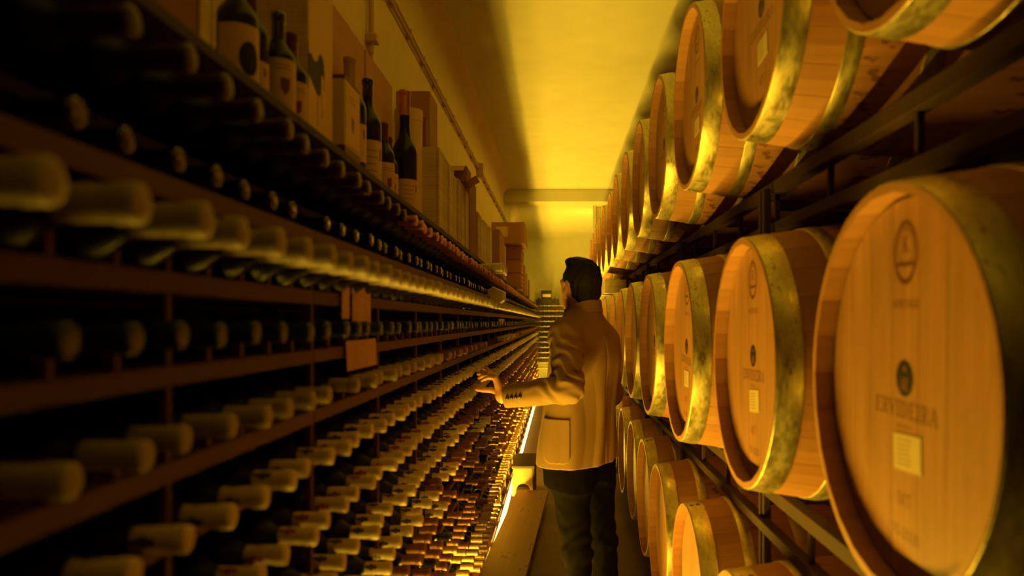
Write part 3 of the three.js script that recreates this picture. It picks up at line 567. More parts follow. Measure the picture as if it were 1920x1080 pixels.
{
  const nth = ['first', 'second', 'third', 'fourth', 'fifth', 'sixth', 'seventh'];
  for (let i = 0; i < 7; i++) woodCase('pale wooden wine case standing upright, ' + nth[i] + ' from the left in the bright row', -0.76, -0.525 - (i % 2) * 0.005, TOP, i < 2 ? 0.35 : 0.325 + 0.008 * (i % 3), 3.3 + i * 0.157, 3.3 + i * 0.157 + 0.15, mCream[i % 3], 'bright row of pale wine cases');
  const g = thing('open_carton', 'brown open carton with a torn flap on top of the bright row of wine cases', 'carton', -0.6, TOP + 0.345, -4.2);
  part('carton_body', box(0.2, 0.09, 0.2, 0.004), mCard[1], g, 0, 0.045, 0);
  const f1 = part('flap', box(0.07, 0.003, 0.19, 0.001), mCard[0], g, 0.12, 0.02, 0.0); f1.rotation.z = 0.5;
  const f2 = part('flap', box(0.18, 0.003, 0.08, 0.001), mCard[2], g, 0, 0.07, 0.13); f2.rotation.x = 0.5;
  carton('dark brown upright carton between the bright row and the next pale cases', 'cardboard_carton', 'carton', -0.76, -0.53, TOP, 0.45, 4.5, 4.85, mCard[1]);
  for (let i = 0; i < 5; i++) woodCase('pale wooden wine case, ' + nth[i] + ' from the left in the shorter row past the dark carton', -0.76, -0.525, TOP, 0.3 - 0.012 * (i % 2), 4.9 + i * 0.21, 4.9 + i * 0.21 + 0.2, mCream[(i + 1) % 3], 'shorter row of pale wine cases');
  carton('brown carton with a rounded top edge before the stacked crates', 'cardboard_carton', 'carton', -0.76, -0.5, TOP, 0.37, 6.4, 7.0, mCard[0]);
  for (let i = 0; i < 3; i++) { // slatted crates carrying the labelled carton
    const c = thing('wooden_crate', 'brown wooden crate, ' + ['lowest', 'middle', 'uppermost'][i] + ' of the stack under the labelled carton', 'crate', -0.62, TOP + 0.165 * i, -9.3);
    part('end_panel', box(0.36, 0.16, 0.014, 0.003), mCard[0], c, 0, 0.08, 0.3); part('end_panel', box(0.36, 0.16, 0.014, 0.003), mCard[0], c, 0, 0.08, -0.3);
    for (const x of [-0.17, 0.17]) for (const y of [0.03, 0.08, 0.13]) part('slat', box(0.012, 0.042, 0.6, 0.002), mCard[2], c, x, y, 0);
    part('floor_board', box(0.34, 0.012, 0.58, 0.002), mCard[0], c, 0, 0.01, 0); part('lid_board', box(0.34, 0.01, 0.58, 0.002), mCard[0], c, 0, 0.154, 0);
  }
  carton('brown carton with a white label, lying on top of the crate stack', 'cardboard_carton', 'carton', -0.78, -0.39, TOP + 0.495, 0.25, 8.75, 9.5, mCard[0], { sticker: 1, sx: -0.07, sk: 1.2 });
  woodCase('pale upright wine case just in front of the crate stack', -0.78, -0.6, TOP, 0.44, 8.4, 8.62, mCream[1]);
  for (let i = 0; i < 4; i++) woodCase('far upright wine case beyond the crate stack, ' + nth[i] + ' of four', -0.76, -0.5, TOP, [0.5, 0.42, 0.36, 0.3][i], 10.2 + i * 0.9, 10.2 + i * 0.9 + 0.4, i % 2 ? mCard[0] : mCream[1], 'far wine cases beyond the crates');
}
// small things on the rack's front
{
  const a = thing('price_card', 'pale paper card hanging from the fourth board, upper of the two cards', 'paper card', -0.488, EYE + 0.044, -1.83);
  part('card', box(0.001, 0.088, 0.17, 0), mOldPaper, a, 0.002, -0.004, -0.02); part('card_back', box(0.001, 0.075, 0.06, 0), mOldPaper, a, -0.001, 0.0, 0.11);
  const b = solo('price_card', 'pale paper card on the fifth board, lower of the two cards', 'paper card', box(0.0012, 0.07, 0.28, 0), mOldPaper, -0.487, EYE - 0.08, -1.86); b.rotation.z = 0.05;
  solo('price_card', 'small far card in the green-necked row', 'paper card', box(0.001, 0.045, 0.6, 0), mOldPaper, -0.46, EYE + 0.0, -6.1);
  const hs = new THREE.Shape(); hs.moveTo(-0.062, -0.055); hs.lineTo(-0.066, 0.022); hs.lineTo(-0.01, 0.058); hs.lineTo(0.058, 0.028); hs.lineTo(0.062, -0.03); hs.lineTo(0.03, -0.06); hs.lineTo(-0.062, -0.055);
  const bag = new THREE.ExtrudeGeometry(hs, { depth: 0.2, steps: 6, bevelEnabled: true, bevelSize: 0.006, bevelThickness: 0.02, bevelSegments: 3 }), p = bag.attributes.position;
  for (let i = 0; i < p.count; i++) { const k = 1 + 0.3 * (noise3(p.getX(i) * 40, p.getY(i) * 40, p.getZ(i) * 25) - 0.5); p.setXYZ(i, p.getX(i) * k, p.getY(i) * k, p.getZ(i) - 0.1); }
  boxUV(bag); bag.computeVertexNormals();
  solo('paper_bag', 'crumpled pale paper bag hanging in front of the second row far along the rack', 'bag', bag, mPaper, -0.465, EYE + 0.19, -5.6);
  const w = new THREE.CylinderGeometry(0.022, 0.03, 0.24, 10), wp = w.attributes.position; for (let i = 0; i < wp.count; i++) { const k = 0.012 * (noise3(wp.getX(i) * 60, wp.getY(i) * 40, wp.getZ(i) * 60) - 0.5); wp.setX(i, wp.getX(i) + k); wp.setZ(i, wp.getZ(i) + k); } w.rotateZ(Math.PI / 2); w.computeVertexNormals();
  for (let i = 0; i < 3; i++) { const o = solo('wrapped_bottle', 'pale tissue-wrapped bottle end among the painted-glint copper capsules, ' + ['left', 'middle', 'right'][i] + ' of three', 'bottle', w, mCream[2], -0.5, EYE + 0.375, -5.15 - i * 0.22, 'tissue-wrapped bottles'); o.rotation.y = rr(-0.1, 0.1); }
}
// on top of the end rack
for (const [i, x] of [[0, -0.37], [1, -0.1]]) { const c = thing('bottle_tray', 'dark low crate on the end rack, ' + ['left', 'right'][i] + ' of the pair', 'crate', x, EYE + 0.388, -17.5); part('tray_body', box(0.26, 0.14, 0.3, 0.006), mBung, c, 0, 0.07, 0); for (const s of [-0.07, 0.02]) part('bottle_top', new THREE.SphereGeometry(0.02, 10, 8), mSteel, c, s, 0.15, 0.06); part('handle', box(0.09, 0.016, 0.01, 0.002), mSteel, c, 0, 0.06, 0.152); }
{ const c = thing('small_carton', 'small dark box with a white label sitting on the end-rack crates', 'carton', -0.27, EYE + 0.545, -17.5); part('carton_body', box(0.24, 0.16, 0.24, 0.005), mBung, c, 0, 0.08, 0); part('paper_label', box(0.19, 0.07, 0.002, 0), mPaper, c, 0.01, 0.06, 0.122); part('lid', box(0.245, 0.03, 0.245, 0.003), mSteel, c, 0, 0.165, 0); }
leftSide = false;
for (const o of LEFT) { o.position.set(o.position.x * S, EYE + (o.position.y - EYE) * S, o.position.z * S); o.scale.multiplyScalar(S); }
// on the right, past the man's head
carton('cream carton lying on a far middle-row barrel, right of the man\'s head', 'cardboard_carton', 'carton', 0.41, 0.61, EYE + 0.246, 0.12, 6.5, 7.15, mCream[0], { tape: 1 });

// ---------------------------------------------------------------- plank and stool on the floor
{
  const p = thing('floor_plank', 'long scuffed wooden plank lying along the foot of the left rack', 'plank', 0, 0, 0);
  const g = box(0.26, 0.03, 2.7, 0.006), b = box(0.05, 0.075, 2.6, 0.004);
  p.position.set(-0.268, 0, -4.75); p.rotation.y = -0.047;
  part('board', g, mPlank, p, 0, 0.09, 0); part('support', b, mPlankDark, p, 0.07, 0.0375, 0); part('support', b, mPlankDark, p, -0.06, 0.0375, 0);
  const s = thing('step_stool', 'small dark wooden step stool with an arched front, past the end of the plank', 'stool', -0.285, 0, -6.42);
  part('top_board', box(0.19, 0.022, 0.6, 0.004), mPlankDark, s, 0, 0.285, 0); part('side_panel', box(0.018, 0.274, 0.58, 0.003), mPlankDark, s, 0.083, 0.137, 0);
  const sh = new THREE.Shape(); sh.moveTo(-0.09, 0); sh.lineTo(-0.09, 0.2); sh.lineTo(0.074, 0.2); sh.lineTo(0.074, 0); sh.lineTo(0.06, 0); sh.lineTo(0.06, 0.085); sh.absarc(0.0, 0.085, 0.06, 0, Math.PI, false); sh.lineTo(-0.06, 0); sh.lineTo(-0.09, 0);
  const ap = boxUV(new THREE.ExtrudeGeometry(sh, { depth: 0.014, bevelEnabled: true, bevelSize: 0.001, bevelThickness: 0.001, bevelSegments: 1, curveSegments: 16 }));
  part('arched_apron', ap, mPlank, s, 0, 0.002, 0.26); part('upper_apron', box(0.155, 0.07, 0.012, 0.002), mPlank, s, -0.006, 0.236, 0.275);
  part('rear_panel', box(0.16, 0.27, 0.014, 0.003), mPlankDark, s, 0, 0.137, -0.28);
}

// ---------------------------------------------------------------- the man
function surfaceNets(sdf, lo, hi, h) {
  const nx = Math.ceil((hi[0] - lo[0]) / h) + 1, ny = Math.ceil((hi[1] - lo[1]) / h) + 1, nz = Math.ceil((hi[2] - lo[2]) / h) + 1, f = new Float32Array(nx * ny * nz);
  const id = (i, j, k) => i + nx * (j + ny * k);
  for (let k = 0; k < nz; k++) for (let j = 0; j < ny; j++) for (let i = 0; i < nx; i++) f[id(i, j, k)] = sdf(lo[0] + i * h, lo[1] + j * h, lo[2] + k * h);
  const cell = new Int32Array(nx * ny * nz).fill(-1), pos = [], idx = [], E = [[0, 1], [2, 3], [4, 5], [6, 7], [0, 2], [1, 3], [4, 6], [5, 7], [0, 4], [1, 5], [2, 6], [3, 7]], c = new Float32Array(8);
  for (let k = 0; k < nz - 1; k++) for (let j = 0; j < ny - 1; j++) for (let i = 0; i < nx - 1; i++) {
    let mask = 0; for (let n = 0; n < 8; n++) { c[n] = f[id(i + (n & 1), j + ((n >> 1) & 1), k + (n >> 2))]; if (c[n] < 0) mask |= 1 << n; }
    if (mask === 0 || mask === 255) continue;
    let x = 0, y = 0, z = 0, m = 0;
    for (const [a, b] of E) if ((c[a] < 0) !== (c[b] < 0)) { const t = c[a] / (c[a] - c[b]); x += mix(a & 1, b & 1, t); y += mix((a >> 1) & 1, (b >> 1) & 1, t); z += mix(a >> 2, b >> 2, t); m++; }
    cell[id(i, j, k)] = pos.length / 3; pos.push(lo[0] + (i + x / m) * h, lo[1] + (j + y / m) * h, lo[2] + (k + z / m) * h);
  }
  const quad = (a, b, c2, d, flip) => { if (a < 0 || b < 0 || c2 < 0 || d < 0) return; flip ? idx.push(a, c2, b, a, d, c2) : idx.push(a, b, c2, a, c2, d); };
  for (let k = 1; k < nz - 1; k++) for (let j = 1; j < ny - 1; j++) for (let i = 1; i < nx - 1; i++) {
    const s = f[id(i, j, k)] < 0;
    if (s !== f[id(i + 1, j, k)] < 0) quad(cell[id(i, j - 1, k - 1)], cell[id(i, j, k - 1)], cell[id(i, j, k)], cell[id(i, j - 1, k)], !s);
    if (s !== f[id(i, j + 1, k)] < 0) quad(cell[id(i - 1, j, k - 1)], cell[id(i - 1, j, k)], cell[id(i, j, k)], cell[id(i, j, k - 1)], !s);
    if (s !== f[id(i, j, k + 1)] < 0) quad(cell[id(i - 1, j - 1, k)], cell[id(i, j - 1, k)], cell[id(i, j, k)], cell[id(i - 1, j, k)], !s);
  }
  const g = new THREE.BufferGeometry(), nor = new Float32Array(pos.length), uv = new Float32Array(pos.length / 3 * 2), e = h * 0.6;
  for (let i = 0; i < pos.length; i += 3) {
    const [x, y, z] = [pos[i], pos[i + 1], pos[i + 2]], n = V(sdf(x + e, y, z) - sdf(x - e, y, z), sdf(x, y + e, z) - sdf(x, y - e, z), sdf(x, y, z + e) - sdf(x, y, z - e)).normalize();
    nor.set([n.x, n.y, n.z], i); uv.set([x - z, y], i / 3 * 2);
  }
  g.setAttribute('position', new THREE.Float32BufferAttribute(pos, 3)); g.setAttribute('normal', new THREE.BufferAttribute(nor, 3)); g.setAttribute('uv', new THREE.BufferAttribute(uv, 2)); g.setIndex(idx);
  return g;
}
const smin = (a, b, k) => { const h = Math.max(k - Math.abs(a - b), 0) / k; return Math.min(a, b) - h * h * k * 0.25; };
const cap = (a, b, ra, rb) => { const dx = b[0] - a[0], dy = b[1] - a[1], dz = b[2] - a[2], ll = dx * dx + dy * dy + dz * dz; return (x, y, z) => { const t = clamp(((x - a[0]) * dx + (y - a[1]) * dy + (z - a[2]) * dz) / ll); return Math.hypot(x - a[0] - dx * t, y - a[1] - dy * t, z - a[2] - dz * t) - mix(ra, rb, t); }; };
const ell = (c, ax, ay, az, r) => (x, y, z) => { const p = [x - c[0], y - c[1], z - c[2]], d = (a) => p[0] * a[0] + p[1] * a[1] + p[2] * a[2], q = Math.hypot(d(ax) / r[0], d(ay) / r[1], d(az) / r[2]), m = Math.min(...r); return (q - 1) * m; };
const add = (a, b, s = 1) => [a[0] + b[0] * s, a[1] + b[1] * s, a[2] + b[2] * s];
const unit = (a) => { const l = Math.hypot(...a); return a.map((x) => x / l); };
const cross = (a, b) => [a[1] * b[2] - a[2] * b[1], a[2] * b[0] - a[0] * b[2], a[0] * b[1] - a[1] * b[0]];
{
  const man = thing('person', 'man in tan blazer and dark trousers, back turned, left hand reaching towards the bottles', 'person');
  const TF = unit([-0.743, 0, -0.669]), TLf = [-0.669, 0, 0.743];         // torso facing, torso left
  const shL = [0.03, 1.425, -3.12], elL = [0.042, 1.215, -2.96], wrL = [-0.222, 1.178, -3.0];
  const shR = [0.204, 1.4, -3.37], elR = [0.236, 1.15, -3.43], wrR = [0.06, 1.02, -3.62];
  const hipL = [0.045, 0.9, -3.18], hipR = [0.16, 0.9, -3.33], knL = [0.083, 0.49, -3.15], knR = [0.205, 0.49, -3.36], anL = [0.1, 0.09, -3.11], anR = [0.218, 0.09, -3.35];
  // torso loft: [height, half width, half depth, centre x]
  const loft = [[0.84, 0.206, 0.152, 0.082], [0.95, 0.2, 0.148, 0.085], [1.08, 0.186, 0.136, 0.093], [1.2, 0.184, 0.132, 0.106], [1.32, 0.19, 0.134, 0.12], [1.4, 0.172, 0.118, 0.122], [1.46, 0.125, 0.092, 0.118], [1.5, 0.085, 0.075, 0.112], [1.56, 0.06, 0.06, 0.107]];
  const torso = (grow) => (x, y, z) => {
    let i = 0; while (i < loft.length - 2 && y > loft[i + 1][0]) i++;
    const t = clamp((y - loft[i][0]) / (loft[i + 1][0] - loft[i][0])), cr = (k) => { const p0 = loft[Math.max(i - 1, 0)][k], p1 = loft[i][k], p2 = loft[i + 1][k], p3 = loft[Math.min(i + 2, loft.length - 1)][k]; return 0.5 * (2 * p1 + (p2 - p0) * t + (2 * p0 - 5 * p1 + 4 * p2 - p3) * t * t + (3 * p1 - p0 - 3 * p2 + p3) * t * t * t); }, a = cr(1) + grow, b = cr(2) + grow, cx = cr(3);
    const u = (x - cx) * TLf[0] + (z + 3.25) * TLf[2], v = (x - cx) * TF[0] + (z + 3.25) * TF[2];
    return Math.max((Math.hypot(u / a, v / b) - 1) * Math.min(a, b), y - 1.57, 0.8 - y);
  };
  // ---- head
  const HF = unit([-0.52, 0.1, -0.85]), HL = unit(cross([0, 1, 0], HF)), HU = cross(HF, HL), Hc = [0.1, 1.648, -3.27];
  const hp = (f, u, l) => add(add(add(Hc, HF, f), HU, u), HL, l), E = (c, r) => ell(c, HL, HU, HF, r);
  const skull = E(hp(-0.012, 0.012, 0), [0.074, 0.092, 0.094]), face = E(hp(0.03, -0.045, 0), [0.061, 0.082, 0.07]), jaw = E(hp(0.05, -0.095, 0), [0.042, 0.03, 0.042]), browE = E(hp(0.078, 0.0, 0), [0.05, 0.014, 0.02]);
  const nose = cap(hp(0.093, -0.01, 0), hp(0.112, -0.046, 0), 0.008, 0.0135), chin = E(hp(0.08, -0.115, 0), [0.02, 0.016, 0.018]);
  const lips = [E(hp(0.094, -0.075, 0), [0.024, 0.006, 0.01]), E(hp(0.093, -0.086, 0), [0.021, 0.007, 0.01])];
  const sock = [1, -1].map((s) => E(hp(0.1, -0.017, 0.031 * s), [0.017, 0.011, 0.016])), eyes = [1, -1].map((s) => E(hp(0.083, -0.018, 0.031 * s), [0.012, 0.012, 0.012]));
  const ears = [1, -1].map((s) => { const out = E(hp(-0.008, -0.022, 0.079 * s), [0.011, 0.032, 0.02]), inn = E(hp(-0.002, -0.018, 0.09 * s), [0.01, 0.02, 0.011]), lobe = E(hp(0.0, -0.05, 0.074 * s), [0.008, 0.012, 0.01]); return (x, y, z) => smin(Math.max(out(x, y, z), -inn(x, y, z)), lobe(x, y, z), 0.008); });
  const neck = cap([0.108, 1.6, -3.262], [0.115, 1.44, -3.25], 0.056, 0.066);
  const head = (x, y, z) => {
    let d = smin(skull(x, y, z), face(x, y, z), 0.04); d = smin(d, jaw(x, y, z), 0.03); d = smin(d, chin(x, y, z), 0.02); d = smin(d, browE(x, y, z), 0.02);
    for (const s of sock) d = -smin(-d, s(x, y, z), 0.012); for (const s of eyes) d = Math.min(d, s(x, y, z));
    d = smin(d, nose(x, y, z), 0.016); for (const s of lips) d = smin(d, s(x, y, z), 0.006); for (const s of ears) d = smin(d, s(x, y, z), 0.01);
    return d;
  };
  // ---- hands
  function hand(W, dir, side, curl, thumbTo, fingers) {      // wrist, palm direction, index-to-little axis
    const p = [], K = [-0.028, -0.0095, 0.0095, 0.027], len = fingers || [0.072, 0.08, 0.074, 0.058];
    const mcp = K.map((k, i) => add(add(W, dir, 0.088 - Math.abs(i - 1.3) * 0.004), side, k));
    mcp.forEach((m, i) => p.push(cap(add(add(W, dir, 0.012), side, K[i] * 0.55), m, 0.015, 0.0112)));
    const palm = p.slice();
    const digits = mcp.map((m, i) => { const r = [0.0092, 0.0095, 0.009, 0.0078][i], l = len[i], a = add(m, unit(curl[0][i] || curl[0][0]), l * 0.46), b = add(a, unit(curl[1][i] || curl[1][0]), l * 0.31), c = add(b, unit(curl[2][i] || curl[2][0]), l * 0.25); return [cap(m, a, r * 1.08, r), cap(a, b, r, r * 0.92), cap(b, c, r * 0.92, r * 0.78)]; });
    const t0 = add(add(W, dir, 0.02), side, -0.014), t1 = add(t0, unit(thumbTo[0]), 0.042), t2 = add(t1, unit(thumbTo[1]), 0.034), t3 = add(t2, unit(thumbTo[2]), 0.026);
    digits.push([cap(t0, t1, 0.015, 0.0115), cap(t1, t2, 0.0112, 0.0102), cap(t2, t3, 0.0102, 0.0082)]);
    return (x, y, z) => { let d = 9; for (const q of palm) d = smin(d, q(x, y, z), 0.014); for (const g of digits) { let e = 9; for (const q of g) e = smin(e, q(x, y, z), 0.004); d = smin(d, e, 0.006); } return d; };
  }
  const dL = unit([-0.36, 0.86, -0.2]);
  const handL = hand(wrL, dL, unit([0.12, 0.06, 0.98]), [
    [[-0.62, 0.66, -0.45], [-0.82, 0.4, -0.4], [-0.86, 0.25, -0.3], [-0.8, 0.1, -0.1]],
    [[-0.7, 0.5, -0.5], [-0.9, 0.05, -0.4], [-0.92, -0.15, -0.3], [-0.9, -0.25, -0.1]],
    [[-0.7, 0.2, -0.6], [-0.85, -0.3, -0.4], [-0.8, -0.5, -0.3], [-0.8, -0.5, -0.1]]],
    [[-0.72, 0.12, -0.25], [-0.9, 0.05, 0.1], [-0.98, 0.12, 0.12]]);
  const handR = hand(wrR, unit([-0.5, -0.75, -0.3]), unit([0.5, 0.1, 0.8]), [[[-0.6, -0.7, -0.3]], [[-0.8, -0.55, -0.1]], [[-0.8, -0.5, 0.2]]], [[-0.7, -0.5, -0.6], [-0.7, -0.6, -0.3], [-0.8, -0.5, 0]]);
  const armSkinL = cap(add(wrL, unit([0.264, 0.037, 0.04]), 0.02), wrL, 0.031, 0.027), armSkinR = cap(add(wrR, unit([0.186, 0.13, 0.19]), 0.02), wrR, 0.031, 0.027);
  const handAllL = (x, y, z) => smin(handL(x, y, z), armSkinL(x, y, z), 0.02), handAllR = (x, y, z) => smin(handR(x, y, z), armSkinR(x, y, z), 0.02);
  // ---- body core (lies inside the clothes)
  const core = [cap(shL, elL, 0.045, 0.036), cap(elL, wrL, 0.036, 0.026), cap(shR, elR, 0.045, 0.036), cap(elR, wrR, 0.036, 0.026), cap(hipL, knL, 0.062, 0.042), cap(knL, anL, 0.042, 0.03), cap(hipR, knR, 0.062, 0.042), cap(knR, anR, 0.042, 0.03), cap(anL, add(anL, [-0.11, -0.05, -0.12]), 0.03, 0.024), cap(anR, add(anR, [-0.11, -0.05, -0.12]), 0.03, 0.024)], tc = torso(-0.04);
  const bodySdf = (x, y, z) => { let d = Math.max(tc(x, y, z), y - 1.5, 0.93 - y); d = smin(d, neck(x, y, z), 0.05); for (const q of core) d = smin(d, q(x, y, z), 0.03); return smin(d, skull(x, y, z) + 0.012, 0.03); };
  const headNeck = (x, y, z) => smin(head(x, y, z), neck(x, y, z), 0.035);
  const body = mergeGeometries([surfaceNets(bodySdf, [-0.3, -0.01, -3.72], [0.4, 1.76, -2.86], 0.012), surfaceNets(headNeck, [-0.04, 1.49, -3.44], [0.24, 1.78, -3.12], 0.0036), surfaceNets(handAllL, [-0.37, 1.12, -3.12], [-0.17, 1.35, -2.93], 0.003), surfaceNets(handAllR, [-0.16, 0.82, -3.76], [0.12, 1.08, -3.53], 0.0032)]);
  part('body', body, mSkin, man);
  // ---- hair
  const shell = E(hp(-0.014, 0.014, 0), [0.08, 0.098, 0.1]), napeE = E(hp(-0.055, -0.055, 0), [0.058, 0.045, 0.046]), tuft = E(hp(0.045, 0.092, 0.012), [0.045, 0.02, 0.036]);
  const hair = (x, y, z) => {
    const p = [x - Hc[0], y - Hc[1], z - Hc[2]], f = p[0] * HF[0] + p[1] * HF[1] + p[2] * HF[2], u = p[0] * HU[0] + p[1] * HU[1] + p[2] * HU[2], l = Math.abs(p[0] * HL[0] + p[2] * HL[2]);
    let d = smin(smin(shell(x, y, z), napeE(x, y, z), 0.03), tuft(x, y, z), 0.02);
    d += 0.007 * (noise3(x * 60, y * 35, z * 60) - 0.5) + 0.003 * (noise3(x * 160, y * 60, z * 160) - 0.5);
    return Math.max(d, f * 0.8 - u * 0.6 - 0.03, -0.096 - u, f * 1.0 - u * 1.2 - 0.048, l > 0.055 && u < -0.0 ? Math.min(f + 0.03 + 0, 0.05) * 0.5 : -1);
  };
  part('hair', surfaceNets(hair, [-0.04, 1.53, -3.44], [0.26, 1.79, -3.1], 0.0036), mHair, man);
  for (const s of eyes.keys()) { const e = part('eye', new THREE.SphereGeometry(0.0122, 14, 10), mPaper, man); e.position.set(...hp(0.0835, -0.018, 0.031 * (s ? -1 : 1))); }
  // ---- blazer
  const tj = torso(0), slv = [[cap(shL, elL, 0.069, 0.06), cap(elL, add(wrL, [0.012, 0, 0]), 0.06, 0.046)], [cap(shR, elR, 0.068, 0.058), cap(elR, wrR, 0.058, 0.046)]];
  const yoke = [cap([0.1, 1.475, -3.24], shL, 0.06, 0.06), cap([0.12, 1.475, -3.26], shR, 0.06, 0.06)];
  const fore = unit([wrL[0] - elL[0], wrL[1] - elL[1], wrL[2] - elL[2]]), foreR = unit([wrR[0] - elR[0], wrR[1] - elR[1], wrR[2] - elR[2]]);
  const folds = (x, y, z) => {
    const ang = Math.atan2((z + 3.25) * TLf[2] + (x - 0.1) * TLf[0], -((x - 0.1) * TF[0] + (z + 3.25) * TF[2]));  // round the body, 0 at the back
    let d = 0.008 * Math.min(0.35, Math.sin(ang * 8 + 1.4 * Math.sin(y * 7 + ang) + 0.6 + 2.5 * noise3(x * 5, y * 2.5, z * 5))) * smooth(1.42, 1.05, y) * smooth(-1.5, -0.9, -Math.abs(ang)) + 0.005 * (noise3(x * 16, y * 7, z * 16) - 0.5);
    d += 0.0055 * Math.exp(-Math.pow((ang + 0.02) / 0.03, 2)) * smooth(1.46, 1.3, y);
    return d;
  };
  const creases = (x, y, z) => {                     // drag lines on the sleeve, fanning from the elbow
    const dx = x - elL[0], dy = y - elL[1], dz = z - elL[2], r = Math.hypot(dx, dy, dz), up = smooth(0.0, 0.05, dy), w = Math.exp(-Math.pow(r / 0.15, 2)) + 0.35 * Math.exp(-Math.pow(Math.hypot(x - shL[0], y - shL[1] + 0.05, z - shL[2]) / 0.13, 2));
    const q = dy * 0.85 + dx * 0.55 + 0.012 * Math.sin(dz * 60 + dx * 30), k = noise3(x * 14, y * 14, z * 14) * 4;
    return w * (0.009 * Math.sin(q * 130 + k) + 0.0025 * Math.sin(q * 210 - dx * 60)) * (0.35 + 0.65 * up);
  };
  const coat = (x, y, z) => {
    let d = tj(x, y, z); for (const q of yoke) d = smin(d, q(x, y, z), 0.06); d += folds(x, y, z);
    const a = smin(slv[0][0](x, y, z), slv[0][1](x, y, z), 0.02) + creases(x, y, z), b = smin(slv[1][0](x, y, z), slv[1][1](x, y, z), 0.03);
    d = smin(d, a, 0.022); return smin(d, b, 0.02);
  };
  const along = (x, y, z, o, a) => (x - o[0]) * a[0] + (y - o[1]) * a[1] + (z - o[2]) * a[2];
  const neckHole = cap([0.106, 1.7, -3.262], [0.114, 1.45, -3.25], 0.064, 0.064);
  const coatCut = (x, y, z) => Math.max(coat(x, y, z), 0.868 + 0.012 * smooth(0.1, 0.26, x) - y, along(x, y, z, wrL, fore) + 0.006, along(x, y, z, wrR, foreR) + 0.01 - (along(x, y, z, wrR, foreR) > 0.15 || Math.hypot(x - wrR[0], y - wrR[1], z - wrR[2]) > 0.16 ? 9 : 0), -neckHole(x, y, z), (y - 1.535) + 0.35 * ((x - 0.11) * TF[0] + (z + 3.25) * TF[2]));
  const coatFixed = (x, y, z) => { const near = Math.hypot(x - wrL[0], y - wrL[1], z - wrL[2]); return near < 0.2 ? coatCut(x, y, z) : Math.max(coat(x, y, z), 0.868 + 0.012 * smooth(0.1, 0.26, x) - y, Math.hypot(x - wrR[0], y - wrR[1], z - wrR[2]) < 0.16 ? along(x, y, z, wrR, foreR) + 0.01 : -9, -neckHole(x, y, z), (y - 1.535) + 0.35 * ((x - 0.11) * TF[0] + (z + 3.25) * TF[2])); };
  part('blazer', surfaceNets(coatFixed, [-0.25, 0.84, -3.72], [0.36, 1.58, -2.84], 0.0065), mJacket, man);
  const collarIn = cap([0.106, 1.62, -3.26], [0.116, 1.44, -3.25], 0.068, 0.084), collar = (x, y, z) => { const v = (x - 0.11) * TF[0] + (z + 3.25) * TF[2]; return Math.max(Math.abs(collarIn(x, y, z) - 0.004) - 0.0045, y - (1.552 - 0.35 * v), (1.5 - 0.3 * v) - y); };
  part('collar', surfaceNets(collar, [-0.04, 1.42, -3.42], [0.26, 1.62, -3.1], 0.004), mJacket, man);
  // patch pocket on the left side, lying on the coat
  const pocket = (x, y, z) => { const px = Math.max(Math.abs(x + 0.004) - 0.052, 0), r = 0.03, ax = Math.abs(x + 0.004) - (0.054 - r), ay = Math.abs(y - 0.985) - (0.092 - r), rect = y > 1.0 ? Math.max(Math.abs(x + 0.004) - 0.054, Math.abs(y - 0.985) - 0.092) : Math.hypot(Math.max(ax, 0), Math.max(ay, 0)) + Math.min(Math.max(ax, ay), 0) - r; return Math.max(tj(x, y, z) + folds(x, y, z) - 0.0075 + px * 0, rect, -(z + 3.27)); };
  part('patch_pocket', surfaceNets(pocket, [-0.09, 0.87, -3.28], [0.08, 1.1, -3.02], 0.0055), mJacket, man);
  const perp = unit(cross(fore, [0, 1, 0])).map((q) => -q);
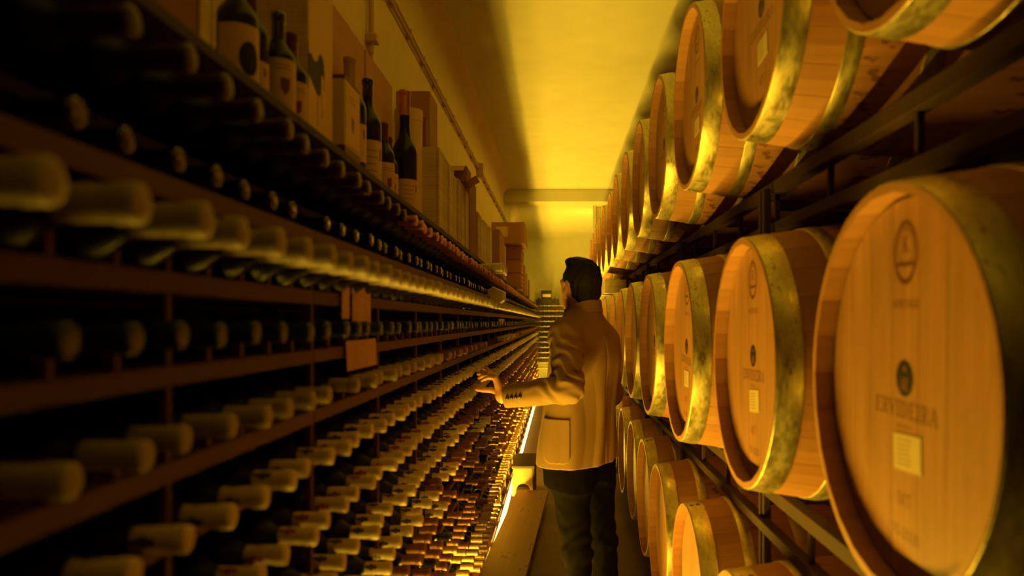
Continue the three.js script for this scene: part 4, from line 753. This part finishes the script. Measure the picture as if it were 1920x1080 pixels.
  for (let i = 0; i < 4; i++) { const c = add(add(wrL, fore, -0.03 - 0.0175 * i), [0, -0.004, 0]); const b = part('cuff_button', new THREE.SphereGeometry(0.0078, 12, 8), mButton, man); const dirz = [perp[0], perp[1], perp[2]]; const q = add(c, dirz, (dirz[2] > 0 ? 1 : -1) * (0.0485 + 0.0012 * i)); b.position.set(...q); }
  // ---- trousers and shoes
  const leg = [cap(hipL, knL, 0.088, 0.06), cap(knL, anL, 0.06, 0.05), cap(hipR, knR, 0.086, 0.058), cap(knR, anR, 0.058, 0.05)], tp = torso(-0.055);
  const trousers = (x, y, z) => {
    const kn = Math.exp(-Math.pow((y - 0.5) / 0.14, 2)), w = 0.0042 * kn * Math.sin(y * 85 + 3 * Math.sin(x * 34 + z * 20) + 5 * noise3(x * 12, y * 9, z * 12)) + 0.012 * (noise3(x * 17, y * 11, z * 17) - 0.5) + 0.005 * (noise3(x * 40, y * 30, z * 40) - 0.5) + 0.004 * Math.exp(-Math.pow((y - 0.15) / 0.08, 2)) * Math.sin(y * 120);
    const l = smin(leg[0](x, y, z), leg[1](x, y, z), 0.03), r = smin(leg[2](x, y, z), leg[3](x, y, z), 0.03);
    return Math.max(smin(Math.min(l, r) + w, Math.max(tp(x, y, z), 0.8 - y), 0.09), 0.075 - y, y - 1.02);
  };
  part('trousers', surfaceNets(trousers, [-0.14, 0.05, -3.52], [0.34, 1.04, -2.96], 0.0085), mTrouser, man);
  const sd = unit([-0.62, 0, -0.78]);
  for (const a of [anL, anR]) {
    const heel = [a[0] - sd[0] * 0.05, 0.045, a[2] - sd[2] * 0.05], toe = [a[0] + sd[0] * 0.17, 0.034, a[2] + sd[2] * 0.17], up = cap(heel, toe, 0.045, 0.034), an = cap([a[0], 0.1, a[2]], [a[0], 0.05, a[2]], 0.046, 0.046);
    part('shoe', surfaceNets((x, y, z) => Math.max(smin(up(x, y, z), an(x, y, z), 0.03), 0.004 - y, y - 0.11), [a[0] - 0.24, -0.01, a[2] - 0.26], [a[0] + 0.14, 0.13, a[2] + 0.14], 0.007), mShoe, man);
  }
}

renderer.render(scene, camera);
